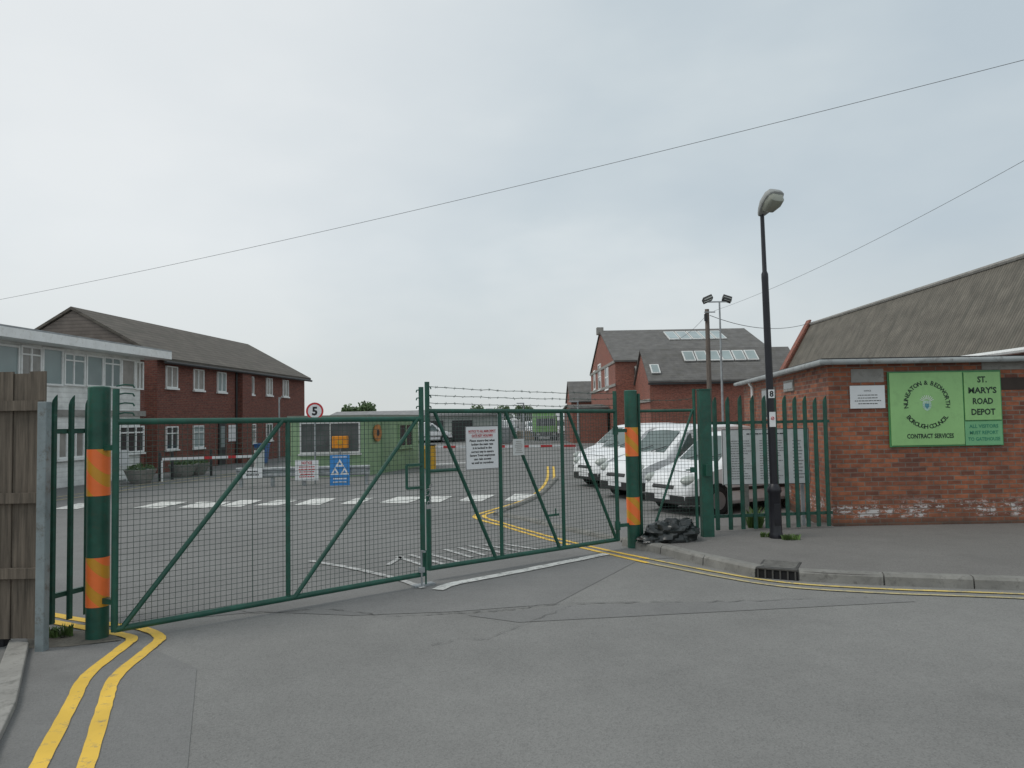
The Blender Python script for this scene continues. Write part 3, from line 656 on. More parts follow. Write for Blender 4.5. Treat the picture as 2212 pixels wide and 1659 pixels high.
for k_,w_,hh in ((.18,.06,.02),(.3,.10,.09),(.6,.135,.12),(.85,.13,.11),(.96,.09,.04)):
    c=h0+hx*Lh*k_-hu*.02; secs.append([c+hs*w_*se(2*math.pi*j/16)[0]+hu*hh*se(2*math.pi*j/16)[1]*(.1 if j<8 else 1) for j in range(16)])
mb.loft(secs); mb.build('lens',mat('aged_lamp_glass',(.30,.31,.26),.2,.15,3,spec=.6),t_,smooth=True)
mb=MB(); c=h1_+hu*.08-hx*.1; mb.path([c,c+hu*.05],.03,10); mb.build('photocell',BLKPL,t_)
def lplate(y0,y1,hw,m_,nm):
    kk=(ky(y0)+ky(y1))/2; c=lp(kk)-V((0,.062,0)); hh=(ky(y0)-ky(y1))*(lt.z-.1)/2; mb=MB(); mb.obb(c,V((hw,0,0)),V((0,.004,0)),Z*hh); return c-V((0,.006,0)),hh,mb.build(nm,m_,t_)
c,hh,o=lplate(842,860,.045,WPLAS,'number_plate'); mb=MB(); text(mb,'8',c,V((1,0,0)),Z,hh*1.4,None,.03); mb.build('numeral',INK,o)
c,hh,o=lplate(890,922,.045,WPLAS,'sticker'); mb=MB(); mb.path([c+V((math.cos(a)*.022,0,math.sin(a)*.022+.015)) for a in [math.pi*2*j/14 for j in range(15)]],.004,4,False); mb.bar(c+V((-.02,-.001,.0)),c+V((.02,-.001,.03)),.006); mb.build('sticker_symbol',REDINK,o)
# ---------- drain ----------
dd=(db-da); dd.z=0; Ld=dd.length; dd.normalize(); dn=V((-dd.y,dd.x,0))
t_=thing('storm_drain','cast iron kerb drain with dark open slot in the right kerb','drain',V((da.x,da.y,0)))
IRON=mat('cast_iron',(.06,.058,.055),.6,.3,8,bmp=.3)
md=V((da.x,da.y,0))+dd*Ld/2
mb=MB(); c=md+dn*.30; c.z=.113; mb.obb(c,dd*Ld*.48,dn*.24,Z*.006); mb.build('cover',IRON,t_,bevel=.003)
mb=MB()
for k_ in range(6): cc_=c+dn*(-.19+.075*k_)+Z*.0075; mb.obb(cc_,dd*(Ld*.42),dn*.012,Z*.0025)
mb.build('cover_ribs',KERB,t_)
mb=MB(); c=md+dn*.012; c.z=.117; mb.obb(c,dd*Ld*.5,dn*.05,Z*.010); mb.build('lintel',IRON,t_,bevel=.003)
mb=MB(); c=md+dn*-.012; c.z=.050; mb.obb(c,dd*Ld*.5,dn*.012,Z*.0555); mb.build('slot_shade_slab',DARK,t_)  # solid black slab painted as the shade inside the drain slot
for k_ in range(6):
    mb=MB(); cc_=md+dd*(Ld*(-.45+.18*k_))-dn*.030; cc_.z=.052; mb.obb(cc_,dd*.009,dn*.006,Z*.052); mb.build('bar',IRON,t_)
# ---------- bin bag ----------
bc=G(1448,1172,.1)
def crump(e):
    v=e*2.3; return 1+.35*mathutils.noise.noise(v*1.3+V((3,1,2)))+.22*abs(mathutils.noise.noise(v*3.1))+.07*mathutils.noise.noise(v*9)
mb=MB(); mb.ell(V((bc.x+.03,bc.y+.12,.20)),V((.36,.05,0)),V((-.03,.24,0)),V((.05,0,.21)),44,26,crump)
mb.ell(V((bc.x-.27,bc.y+.02,.14)),V((.2,.0,0)),V((0,.16,0)),V((.0,0,.08)),30,16,crump)
for v in mb.v:
    if v.z<.115: v.z=.115+random.uniform(0,.002)
tag(mb.build('bin_bag',BAG,smooth=True),'crumpled black plastic bag lying by the pedestrian gate','bag')
# ---------- weeds ----------
def weed(px,py,z,n,h,sp,label,nm='weed',m_=None):
    c=G(px,py,z); mb=MB()
    for i in range(n):
        a=random.uniform(0,6.28); rr=sp*math.sqrt(random.random()); b=V((c.x+rr*math.cos(a),c.y+rr*math.sin(a)*.5,z)); hh=h*random.uniform(.4,1)
        le=V((random.uniform(-1,1),random.uniform(-1,1),0))*hh*.5; w_=V((math.cos(a),math.sin(a),0))*.006
        md_=b+le*.35+Z*hh*.6; tip=b+le+Z*hh*.85
        mb.add([b-w_,b+w_,md_+w_*1.6,md_-w_*1.6,tip],[(0,1,2,3),(3,2,4)])
    tag(mb.build(nm,m_ or LEAF2,fix=False),label,'weed')
weed(130,1376,0,110,.14,.12,'weed tuft at the foot of the grey steel post')
weed(1710,1166,.11,130,.11,.13,'bright weed tuft right of the street lamp base')
weed(1632,1140,.11,110,.42,.12,'tall weeds behind the palisade left of the street lamp')
weed(1655,1160,.11,50,.10,.08,'small weeds just left of the street lamp base')
# ---------- vans ----------
def make_van(label,body=CARW):
    t_=thing('parked_van',label,'van',(0,0,0))
    st=[(.0,.30,.56,.55,.46),(-.04,.25,.66,.68,.54),(-.12,.23,.76,.77,.60),(-.25,.22,.86,.83,.64),(-.45,.21,.95,.86,.68),(-.72,.21,1.03,.87,.71),(-.98,.21,1.09,.87,.74),(-1.2,.21,1.26,.87,.72),(-1.5,.21,1.50,.87,.68),(-1.74,.21,1.68,.87,.64),(-1.95,.21,1.76,.87,.66),(-2.6,.21,1.80,.87,.68),(-3.5,.21,1.80,.87,.68),(-4.05,.22,1.76,.86,.67),(-4.15,.26,1.68,.82,.62)]
    secs=[]
    for x,zb,zt,wl,wt in st:
        be=min(1.0,zt-.08); lo=min(.62,zt-.2)
        h=[(wl-.08,zb),(wl,zb+.08),(wl+.005,lo),(wl-.015,be),(wt+.06,zt-.06),(wt+.0,zt-.02),(wt-.16,zt+.004),(wt*.4,zt+.02)]
        secs.append([V((x,y,z)) for y,z in h]+[V((x,-y,z)) for y,z in h[::-1]])
    mb=MB(); mb.loft(secs); mb.build('body',body,t_,smooth=True)
    def side(s_,pts,th,nm,m_,parent=t_):
        mb=MB(); P3=[]
        for x,z in pts:
            y=.872 if z<1.0 else .862-(z-1.0)*(.165/.68)
            P3.append(V((x,s_*(y+.004),z)))
        mb.prism(P3,V((0,s_*th,th*.3))); return mb.build(nm,m_,parent)
    n=V((.63,0,.77))
    Pq=[V((-1.06,.64,1.135)),V((-1.04,.2,1.125)),V((-1.04,-.2,1.125)),V((-1.06,-.64,1.135)),V((-1.68,-.56,1.645)),V((-1.70,-.1,1.67)),V((-1.70,.1,1.67)),V((-1.68,.56,1.645))]
    mb=MB(); mb.prism([q_+n*.014 for q_ in Pq],n*.012); mb.build('windscreen',VGLASS,t_)
    for yy in (-.35,.2):
        mb=MB(); mb.bar(V((-1.03,yy,1.14))+n*.03,V((-1.2,yy+.42,1.28))+n*.03,.015); mb.build('wiper',BLKPL,t_)
    mb=MB(); mb.path([V((-.32,-.6,.925)),V((-.28,0,.955)),V((-.32,.6,.925))],.006,4); mb.build('bonnet_seam',BLKPL,t_)
    for s_ in (-1,1):
        side(s_,[(-1.30,1.04),(-2.30,1.04),(-2.30,1.58),(-1.82,1.60)],.012,'door_window',VGLASS)
        side(s_,[(-1.0,.50),(-3.08,.50),(-3.08,.57),(-1.0,.57)],.02,'side_moulding',BLKPL)
        for xx in (-1.18,-2.36,-3.2):
            side(s_,[(xx,.34),(xx-.012,.34),(xx-.012,1.0),(xx,1.0)],.003,'door_seam',BLKPL)
        side(s_,[(-2.12,.86),(-2.28,.86),(-2.28,.90),(-2.12,.90)],.025,'door_handle',BLKPL)
        mb=MB(); mb.ell(V((-1.38,s_*.99,1.08)),V((.05,0,0)),V((0,.09,0)),V((0,0,.09)),12,8); mb.build('wing_mirror',BLKPL,t_,smooth=True)
        mb=MB(); mb.ell(V((-.21,s_*.66,.775)),V((.21,-.05*s_,-.0)),V((.03,.12,-.02)),V((-.05,0,.10)),16,10); mb.build('headlight',LAMPG,t_,smooth=True)
        for xx in (-.80,-3.42):
            mb=MB(); c=V((xx,s_*.70,.31)); mb.path([c+V((0,s_*.0,.02)),c+V((0,s_*.184,.02))],.365,24); mb.build('wheel_arch',DARK,t_,smooth=True)  # black disc proud of the side, painted as the shaded wheel well
            mb=MB(); e=V((0,s_,0)); mb.path([c+e*.02,c+e*.165,c+e*.19,c+e*.195],[.30,.31,.295,.22],24); w_=mb.build('wheel',RUB,t_,smooth=True)
            mb=MB(); mb.path([c+e*.19,c+e*.199,c+e*.205],[.20,.2,.07],20); mb.build('rim',RIM,w_,smooth=True)
    mb=MB(); o_=[(-.42,.885),(-.20,.84),(-.07,.74),(.0,.6),(.022,.3)]; plan=o_+[(x,-y) for x,y in o_[::-1]]
    mb.prism([V((x,y,.24)) for x,y in plan],(0,0,.20)); mb.build('bumper',BLKPL,t_,bevel=.02)
    mb=MB(); mb.obb(V((-.02,0,.60)),V((.02,0,.02)),V((0,.36,0)),V((-.02,0,.035))); mb.build('grille',BLKPL,t_,bevel=.01)
    mb=MB(); mb.obb(V((.026,0,.38)),V((.004,0,0)),V((0,.26,0)),V((0,0,.05))); mb.build('number_plate',WPLAS,t_)
    return t_
v0=make_van('white panel van nearest the pedestrian gate, first of the parked row')
def place(v,x,y,hd,sc_=1,z=.004): v.location=(x,y,z); v.rotation_euler=(0,0,hd); v.scale=(sc_,)*3
hdv=math.atan2(-.46,-.89)
place(v0,2.98,14.9,hdv,.90); v0['group']='white vans parked in a row'
for (x,y,lab,dh) in ((2.42,17.7,'second white panel van of the row, behind the orange banded post',0.04),(1.98,20.8,'third white panel van, furthest left of the near row',-.03),(2.25,23.9,'fourth white van of the row, mostly hidden behind the third',.02)):
    c=copy_tree(v0); place(c,x,y,hdv+dh,.95); c['label']=lab
for (px,py,hd,sc_,lab) in ((1262,952,2.4,1,'far white van left of the red brick hall'),(1222,945,-1.2,1,'distant white van in the middle of the yard'),(975,955,.3,1,'distant white van left of the yard centre'),(612,978,.1,.85,'white van far behind the left barrier arm'),(1050,950,-1.8,1,'distant white van just left of the grey waste skip'),(1105,944,1.4,1,'distant white van between the grey skip and the stone stack'),(1152,940,-1.5,.9,'distant white van partly behind the brown stone stack')):
    b=G(px,py); c=copy_tree(v0); place(c,b.x,b.y,hd,sc_); c['label']=lab; del c['group']
# ---------- generic gabled building ----------
def gable_house(parent,A,d,s,Ln,W,ze,zr,wm,rm,ov=.3,th=.12,ov_end=.15):
    A=V(A); e=[A,A+d*Ln,A+d*Ln+s*W,A+s*W]; r0=A+s*W/2+Z*zr; r1=r0+d*Ln
    mb=MB(); vs=[q_-Z*.05 for q_ in e]+[q_+Z*ze for q_ in e]+[r0,r1]
    mb.add(vs,[(0,1,5,4),(2,3,7,6),(1,2,6,9,5),(3,0,4,8,7),(4,5,9,8),(7,8,9,6)]); mb.build('wall',wm,parent)
    mb=MB(); k_=(zr-ze)/(W/2)
    up=.03
    for sg in (0,1):
        ed=A+s*(W if sg else 0); out=s*(ov if sg else -ov)
        a=ed+out+Z*(ze-ov*k_+up)-d*ov_end; b=ed+out+Z*(ze-ov*k_+up)+d*(Ln+ov_end); c=r1+d*ov_end+Z*up; dd_=r0-d*ov_end+Z*up
        mb.prism([a,b,c,dd_],Z*th)
    return mb.build('roof',rm,parent)
def windows(parent,A,d,nn,lst,frame=WHITE,glass=GLASS,fw=.06,sill=True):
    for it in lst:
        x0,y0,x1,y1=it[:4]; bars=it[4] if len(it)>4 else (); tr=it[5] if len(it)>5 else ()
        ym=(y0+y1)/2; xm=(x0+x1)/2; a=on(x0,ym,A,d); b=on(x1,ym,A,d); zt=on(xm,y0,A,d).z; zb=on(xm,y1,A,d).z
        c=(a+b)/2; c.z=(zt+zb)/2; w_=abs((b-a).dot(d)); h_=zt-zb
        mb=MB(); f0=c+nn*.03
        for sx in (-1,1): mb.obb(f0+d*sx*(w_/2-fw/2),d*fw/2,nn*.03,Z*h_/2)
        for sz in (-1,1): mb.obb(f0+Z*sz*(h_/2-fw/2),d*(w_/2-fw),nn*.03,Z*fw/2)
        for k_ in bars: mb.obb(f0+d*(k_-.5)*w_,d*fw*.45,nn*.028,Z*(h_/2-fw))
        for k_ in tr: mb.obb(f0+Z*(k_-.5)*h_,d*(w_/2-fw),nn*.026,Z*fw*.4)
        wo=mb.build('window',frame,parent)
        mb=MB(); mb.obb(c+nn*.012,d*(w_/2-fw+.005),nn*.008,Z*(h_/2-fw+.005)); mb.build('pane',glass if not isinstance(glass,list) else random.choice(glass),wo)
        if sill: mb=MB(); mb.obb(f0-Z*(h_/2+.04)+nn*.03,d*(w_/2+.05),nn*.05,Z*.035); mb.build('sill',frame,wo)
# ---------- left brick building ----------
dH=V((.108,1,0)).normalized(); sH=V((-dH.y,dH.x,0)); nH=-sH
AH=V((-14.42,30.0,0))
endp=on(658,900,AH,dH); LH=(endp-AH).dot(dH)
BH=thing('brick_office','long two storey dark brick office with brown tiled pitched roof','building',AH)
mk=on(522,900,AH,dH); uH=(mk-AH).dot(dH)
rf=gable_house(BH,AH,dH,sH,LH,7.4,4.72,6.75,BRH,TILE,ov=.35)
mb=MB(); mb.path([AH-sH*.42+Z*4.5-dH*.1,AH-sH*.42+Z*4.5+dH*(LH+.1)],.06,8); mb.build('gutter',BLKPL,rf)
mb=MB(); e=AH-dH*.012
mb.prism([e+Z*4.72,e+sH*3.7+Z*6.74,e+sH*7.4+Z*4.72],-dH*.03); mb.build('gable_cladding',CLAD,BH)
mb=MB(); mb.obb(AH+dH*uH-sH*.15+Z*2.3,dH*.5,sH*.15,Z*2.3); mb.build('brick_pier',BRH,BH)
mb=MB(); mb.path([AH+dH*(uH-.65)-sH*.06,AH+dH*(uH-.65)-sH*.06+Z*4.5],.05,8); mb.build('downpipe',BLKPL,BH)
UW=[(357,791,382,838,(.5,)),(417,798,439,843,(.45,)),(468,804,487,847,(.5,)),(534,813,547,852,(.5,)),(574,817,587,854,(.5,)),(610,821,622,857,(.5,))]
LW=[(357,921,383,971,(.5,),(.7,)),(416,919,439,967,(.5,),(.7,)),(535,916,551,957,(.5,),(.7,)),(574,915,587,951,(.5,))]
CURT=mat('curtained_pane',(.30,.29,.27),.2,.25,1.5,spec=.6)
windows(BH,AH,dH,nH,UW+LW,glass=[GLASS,GLASS2,CURT],fw=.05)
a=on(471,950,AH,dH); b=on(485,950,AH,dH); c=(a+b)/2; c.z=1.05; mb=MB(); mb.obb(c+nH*.03,dH*((b-a).dot(dH)/2),nH*.03,Z*1.05); dr_=mb.build('door',BLKPL,BH); mb=MB(); mb.obb(c+nH*.07+Z*.3,dH*.2,nH*.01,Z*.5); mb.build('door_glass',GLASS2,dr_)
a=on(500,950,AH,dH); c=V((a.x,a.y,1.5)); mb=MB(); mb.obb(c+nH*.03,dH*.35,nH*.02,Z*.4); mb.build('notice_board',WPLAS,BH)
# ---------- left white block ----------
AW=on(311,900,V((-13.95,28.1,0)),V((1,0,0))); AW.z=0; AW=V((AW.x,28.1,0))
WB=thing('white_office_block','flat roofed white office block with wide window bands at the left','building',AW)
mb=MB(); LW_=15; e=[AW,AW-dH*LW_,AW-dH*LW_+sH*8,AW+sH*8]
zf=on(311,775,AW,dH).z
mb.prism([q_-Z*.05 for q_ in e],(0,0,zf+.05)); mb.build('wall',WCLAD,WB)
mb=MB(); e2=[AW+dH*.6-sH*.75,AW-dH*(LW_)-sH*.75,AW-dH*LW_+sH*8,AW+dH*.6+sH*8]
mb.prism([q_+Z*(zf+.003) for q_ in e2],(0,0,.28)); mb.build('roof',WHITE,WB)
mb=MB(); mb.prism([q_*1+Z*(zf+.285) for q_ in e2],(0,0,.05)); mb.build('roof_edge',GALV,WB)
mb=MB(); o5=V((0,0,-.05)); mb.prism([o5+AW+nH*.004+dH*.004,o5+AW+nH*.004-dH*.25,o5+AW-dH*.25-nH*.3,o5+AW+dH*.004-nH*.3],(0,0,zf)); mb.build('corner_pier',BRH,WB)
windows(WB,AW,dH,nH,[(-140,736,40,836,(.33,.66)),(42,748,88,832,(.5,),(.78,)),(89,752,134,833,()),(136,764,182,834,(.45,),(.78,)),(184,768,221,836,()),(222,772,259,838,(.5,),(.78,)),(260,776,290,839,()),(291,781,308,842,(.5,))],glass=[GLASS2,GLASS2,CURT],sill=False)
windows(WB,AW,dH,nH,[(20,930,110,1010,(.5,)),(122,932,180,990,(.33,.66)),(255,920,309,978,(.33,.66),(.75,))],glass=[GLASS,CURT])
mb=MB(); a=AW-dH*LW_; mb.obb((AW+a)/2+Z*on(250,893,AW,dH).z+nH*.04,dH*LW_/2,nH*.04,Z*.10); mb.build('storey_band',CONC,WB)
# ---------- big roof on the right ----------
BR=thing('long_shed','long brick shed with steep corrugated grey roof behind the outbuilding','building',(15.8,16,0))
rf=gable_house(BR,(15.8,16,0),V((0,1,0)),V((1,0,0)),27,3.4,4.0,7.0,BRV,CORR,ov=.15,ov_end=0)
mb=MB(); mb.path([V((15.62,15.8,3.78)),V((15.62,43,3.78))],.09,8); mb.build('gutter',WHITE,rf,smooth=True)
mb=MB(); mb.prism([V((15.5,43,0)),V((15.5,43,3.9)),V((17.5,43,7.35)),V((19.5,43,3.9)),V((19.5,43,0))],(0,.45,0)); mb.build('parapet_gable',BRV,BR)
mb=MB(); mb.bar(V((15.45,43.2,3.93)),V((17.5,43.2,7.42)),.55,.1); mb.build('coping',BRV,BR)
mb=MB(); mb.path([V((17.5,15.8,7.18)),V((17.5,43,7.18))],.10,8); mb.build('ridge_cap',CONC,rf,smooth=True)
# ---------- red brick halls ----------
HB=thing('brick_hall','tall red brick hall with slate roof and skylights, gable end facing left','building',(7.6,53.7,0))
gable_house(HB,(7.53,53.7,0),V((1,0,0)),V((0,1,0)),12.0,16.6,6.0,9.1,BRV,SLATE,ov=.2,ov_end=.1)
mb=MB(); mb.box(7.2,61.7,8.9,7.75,62.3,9.5); mb.build('finial',CONC,HB)
nL=V((-1,0,0)); AL=V((7.53,53.7,0)); dL=V((0,1,0))
windows(HB,AL,dL,nL,[(1293,786,1299,842,(),(.5,)),(1308,788,1315,842,(),(.5,)),(1283,800,1287,842)],fw=.12)
for z in (4.2,5.9):
    mb=MB(); mb.box(7.46,53.6,z,7.527,70.4,z+.2); mb.build('stone_band',CONC,HB)
def roofpanels(parent,xa,xb,ya,za,yb,zb,n,nm='skylight'):
    for k_ in range(n):
        x0=xa+(xb-xa)*k_/n+.04; x1=xa+(xb-xa)*(k_+1)/n-.04
        a=V((x0,ya,za));b=V((x1,ya,za));c=V((x1,yb,zb));d=V((x0,yb,zb)); nn=(b-a).cross(d-a).normalized()
        if nn.z<0: nn=-nn
        mb=MB(); mb.prism([q_+nn*.17 for q_ in (a,b,c,d)],nn*.08); o=mb.build(nm,OFFW,parent)
        mb=MB(); i_=.08; mb.prism([q_+nn*.252 for q_ in (a+V((i_,0,0))+(d-a)*.08,b-V((i_,0,0))+(c-b)*.08,c-V((i_,0,0))-(c-b)*.08,d+V((i_,0,0))-(d-a)*.08)],nn*.01); mb.build('skylight_pane',GLASS2,o)
sl_=lambda y:9.1-(62-y)*(3.1/8.3)
xq=lambda px,D:(px-1106)/1597*D
roofpanels(HB,xq(1437,60.5),xq(1560,60.5),58.6,sl_(58.6),61,sl_(61),5)
HF=thing('brick_hall_annexe','lower red brick hall with round gable window and row of skylights','building',(8.95,48,0))
gable_house(HF,(8.95,48,0),V((1,0,0)),V((0,1,0)),10.0,5.6,4.3,6.45,BRV,SLATE,ov=.25,ov_end=.12)
sf=lambda y:6.45-(50.8-y)*(2.15/2.8)
roofpanels(HF,xq(1475,50),xq(1637,50),49.5,sf(49.5),50.45,sf(50.45),6)
roofpanels(HF,xq(1403,49),xq(1425,49),48.4,sf(48.4),49.2,sf(49.2),1)
AF=V((8.95,48,0)); c=on(1373,803,AF,dL); mb=MB(); mb.tube(c+V((.02,0,0)),c-V((.05,0,0)),.42,20); wo=mb.build('round_window',CONC,HF); mb=MB(); mb.tube(c-V((.051,0,0)),c-V((.07,0,0)),.3,20); mb.build('pane',GLASS,wo)
mb=MB(); mb.box(8.8,47.72,4.0,19,47.78,4.12); mb.build('gutter',BLKPL,HF)
mb=MB(); mb.box(8.87,47.9,2.9,8.947,53.7,3.1); mb.build('stone_band',CONC,HF)
LR=thing('low_brick_range','low red brick range with slate roof left of the brick halls','building',(6.2,56,0))
gable_house(LR,(4.6,57,0),V((1,0,0)),V((0,1,0)),2.7,9,2.6,2.9,BRV,SLATE,ov=.1)
FS=thing('far_shed','far small grey gabled shed left of the tall brick hall','building',(6,76,0))
gable_house(FS,(5.9,74,0),V((1,0,0)),V((0,1,0)),3.4,6,3.6,5.6,BRV,SLATE,ov=.2)
SLATE2=rows('far_sheet_roof',(.24,.24,.24),.5,.2)
LS=thing('long_low_depot_building','long low depot building with dark roof at the back of the yard','building',(-17,82,0))
gable_house(LS,(-20.5,82,0),V((1,0,0)),V((0,1,0)),19.3,10,2.4,3.0,OFFW,SLATE2,ov=.3)
L2_=thing('rear_block','plain grey rear block behind the yard centre','building',(-10,70,0))
gable_house(L2_,(-8.8,66,0),V((1,0,0)),V((0,1,0)),7.6,8,2.3,2.8,mat('grey_green_wall',(.30,.32,.30),.8,.15,1),SLATE2,ov=.2)
for (x0,x1) in ((-8,-6.2),(-5.4,-3.6)):
    mb=MB(); mb.box(x0,65.9,0,x1,65.97,1.9); mb.build('roller_door',BLKPL,L2_)
# ---------- gatehouse ----------
gd=V((1,.10,0)).normalized(); gA=G(628,1032); gA.z=0
gB=on(790,1000,gA,gd); gs=V((-gd.y,gd.x,0))
rS=G(905,1008); sd2=V((rS.x-gB.x,rS.y-gB.y,0)); gl=sd2.length; sd2.normalize()
GH=thing('gatehouse','light green flat roofed gatehouse cabin behind the crash barrier','building',gA)
gz=on(700,903,gA,gd).z
g0=V((gA.x,gA.y,0)); g1=V((gB.x,gB.y,0)); g2=g1+sd2*gl; g3=g0+sd2*gl
mb=MB(); mb.prism([g0,g1,g2,g3],(0,0,gz)); mb.build('wall',GHG,GH)
mb=MB(); mb.prism([q_+Z*(gz+.003) for q_ in (g0-gd*.1-gs*.1,g1+gd*.1-gs*.1,g2+gd*.1,g3-gd*.1)],(0,0,.09)); mb.build('roof',mat('gatehouse_roof',(.2,.23,.19),.7,.1,2),GH)
mb=MB(); mb.obb((g0+g1)/2-gs*.012+Z*.3,gd*(g1-g0).length/2,gs*.01,Z*.04); mb.build('trim_strip',OFFW,GH)
windows(GH,gA,gd,-gs,[(648,912,778,979,(.5,))],frame=OFFW,glass=mat('dark_screen',(.085,.09,.09),.3,.3,2),fw=.05)
nS=V((sd2.y,-sd2.x,0))
windows(GH,g1,sd2,nS,[(860,915,890,965,(.5,))],frame=GHG)
a=on(842,960,g1,sd2); b=on(825,960,g1,sd2); c=(a+b)/2
mb=MB(); mb.obb(V((c.x,c.y,1.0))+nS*.02,sd2*.4,nS*.02,Z*1.0); mb.build('door',mat('gatehouse_door',(.22,.34,.20),.5,.1,2),GH)
c=on(812,935,g1,sd2)+nS*.05; mb=MB(); mb.tube(c,c+nS*.04,.32,24); o=mb.build('round_sign',mat('rusty_orange',(.5,.21,.06),.6,.2,5),GH); mb=MB(); mb.tube(c+nS*.041,c+nS*.045,.12,16); mb.build('sign_centre',BLKPL,o)
c,R,U,sw,sh,nn=rect(718,942,752,968,gA-gs*.6,gd,0); t_=thing('amber_light_box','amber light box on a thin pole in front of gatehouse window','light',V((c.x,c.y,0)))
mb=MB(); mb.obb(c,R*sw/2,nn*.12,U*sh/2); mb.build('box',AMBER,t_,bevel=.02); mb=MB(); mb.tube(c+nn*.121,c+nn*.14,sh*.22,16); mb.build('lens',YELB,t_); mb=MB(); mb.tube(V((c.x,c.y,0)),c-U*sh/2,.03,8); mb.build('pole',GALV,t_)
# ---------- crash barrier ----------
ba=G(512,1053); bb=G(800,1046); bd=V((bb.x-ba.x,bb.y-ba.y,0)).normalized(); bn=V((bd.y,-bd.x,0)); bl=(bb-ba).length
t_=thing('crash_barrier','galvanised steel crash barrier in front of the gatehouse','barrier',V((ba.x,ba.y,0)))
zc=on(650,1018,ba,bd).z
mb=MB(); prof=[(0,.155),(.03,.12),(.03,.07),(-.02,.03),(-.02,-.03),(.03,-.07),(.03,-.12),(0,-.155)]
s0=[V((ba.x,ba.y,0))+bn*(o+.1)+Z*(zc+z) for o,z in prof]; s1=[q_+bd*bl for q_ in s0]
mb.loft([s0+[q_-bn*.006 for q_ in s0[::-1]],s1+[q_-bn*.006 for q_ in s1[::-1]]]); mb.build('rail',GALV,t_)
for k_ in range(5):
    mb=MB(); c=V((ba.x,ba.y,0))+bd*(bl*(.03+.235*k_)); mb.obb(c+Z*(zc*.5+.05),bd*.05,bn*.06,Z*(zc*.5+.1)); mb.build('post',GALV,t_)
def stand_sign(name,label,x0,y0,x1,y1,m_,A,d,off=.16,border=None):
    c,R,U,sw,sh,nn=rect(x0,y0,x1,y1,A,d,off); t_=board(name,label,'sign',c,R,U,sw,sh,nn,m_,.012,border); return t_,c+nn*.009,R,U,sw,sh,nn
t_,c,R,U,sw,sh,nn=stand_sign('notice_sign','white notice sign with red heading on the crash barrier',640,993,690,1037,WPLAS,ba,bd)
mb=MB(); text(mb,'NOTICE',c+U*sh*.36,R,U,sh*.13,sw*.45,.03); mb.build('red_lettering',REDINK,t_)
mb=MB(); dashes(mb,c-U*sh*.08,R,U,sw*.85,sh*.6,5,1,12,'c'); mb.build('small_print',REDINK,t_)
t_,c,R,U,sw,sh,nn=stand_sign('vehicle_test_sign','tall blue sign with three white triangles on the crash barrier',715,982,757,1048,BLUE,ba,bd,.18)
mb=MB()
def tri(cx_,cy_,s_):
    o=[(0,s_),(-s_*.87,-s_*.5),(s_*.87,-s_*.5)]; i=[(0,s_*.42),(-s_*.36,-s_*.21),(s_*.36,-s_*.21)]
    for a in range(3):
        b=(a+1)%3; mb.poly([c+R*(cx_+o[a][0])+U*(cy_+o[a][1]),c+R*(cx_+o[b][0])+U*(cy_+o[b][1]),c+R*(cx_+i[b][0])+U*(cy_+i[b][1]),c+R*(cx_+i[a][0])+U*(cy_+i[a][1])])
tr=sh*.165; tri(0,sh*.2,tr); tri(-tr*.92,-sh*.06,tr); tri(tr*.92,-sh*.06,tr)
mb.build('triangle_emblem',WPLAS,t_)
mb=MB(); dashes(mb,c-U*sh*.33,R,U,sw*.8,sh*.22,2,1,5,'c'); dashes(mb,c+U*sh*.43,R,U,sw*.8,sh*.08,1,1,6,'c'); mb.build('small_print',WPLAS,t_)
t_,c,R,U,sw,sh,nn=stand_sign('notice_sign','small white landscape sign at the left end of the crash barrier',527,1011,570,1032,WPLAS,ba,bd)
mb=MB(); dashes(mb,c,R,U,sw*.8,sh*.7,2,1,8,'c'); mb.build('small_print',INK,t_)
c,R,U,sw,sh,nn=rect(661,869,699,907,ba-bn*.5,bd,0); t_=thing('speed_limit_sign','round white speed sign with red ring and number 5 on a pole','sign',V((c.x,c.y,0)))
mb=MB(); rr=sw/2; mb.tube(c,c+nn*.01,rr,28); mb.build('disc',WPLAS,t_)
mb=MB(); n_=32; vs=[]
for j in range(n_): a=2*math.pi*j/n_; e=R*math.cos(a)+U*math.sin(a); vs+=[c+nn*.013+e*rr*.99,c+nn*.013+e*rr*.78]
mb.add(vs,[(2*j,2*((j+1)%n_),2*((j+1)%n_)+1,2*j+1) for j in range(n_)]); mb.build('red_ring',RED,t_)
mb=MB(); text(mb,'5',c+nn*.013,R,U,rr*.95,None,.04); mb.build('numeral',INK,t_)
mb=MB(); mb.tube(V((c.x,c.y,0))-nn*.03,c-nn*.03+Z*.15,.03,8); mb.build('pole',GALV,t_)
# ---------- barrier arms ----------
def barrier_arm(label,a,b,cabm,reds):
    t_=thing('barrier_arm',label,'barrier',V((a.x,a.y,0))); d=(b-a).normalized(); Ln=(b-a).length; n_=12
    for k_ in range(n_):
        mb=MB(); mb.bar(a+d*Ln*k_/n_,a+d*Ln*(k_+1)/n_,.04,.09); mb.build('arm_section',RED if k_ in reds else WPLAS,t_)
    c=V((a.x,a.y,0)); mb=MB(); mb.obb(c+Z*.5,d*-.16,V((-d.y,d.x,0))*.15,Z*.5); mb.build('cabinet',cabm,t_,bevel=.02)
    mb=MB(); mb.obb(c+Z*1.02,d*.18,V((-d.y,d.x,0))*.17,Z*.02); mb.build('cabinet_lid',BLKPL,t_)
    mb=MB(); c=V((b.x,b.y,0)); mb.tube(c,c+Z*(b.z-.05),.035,8); mb.build('rest_post',WPLAS,t_)
barrier_arm('mostly white barrier arm lowered left of the gatehouse',P(560,985,27),P(350,992,25.5),OFFW,(3,6))
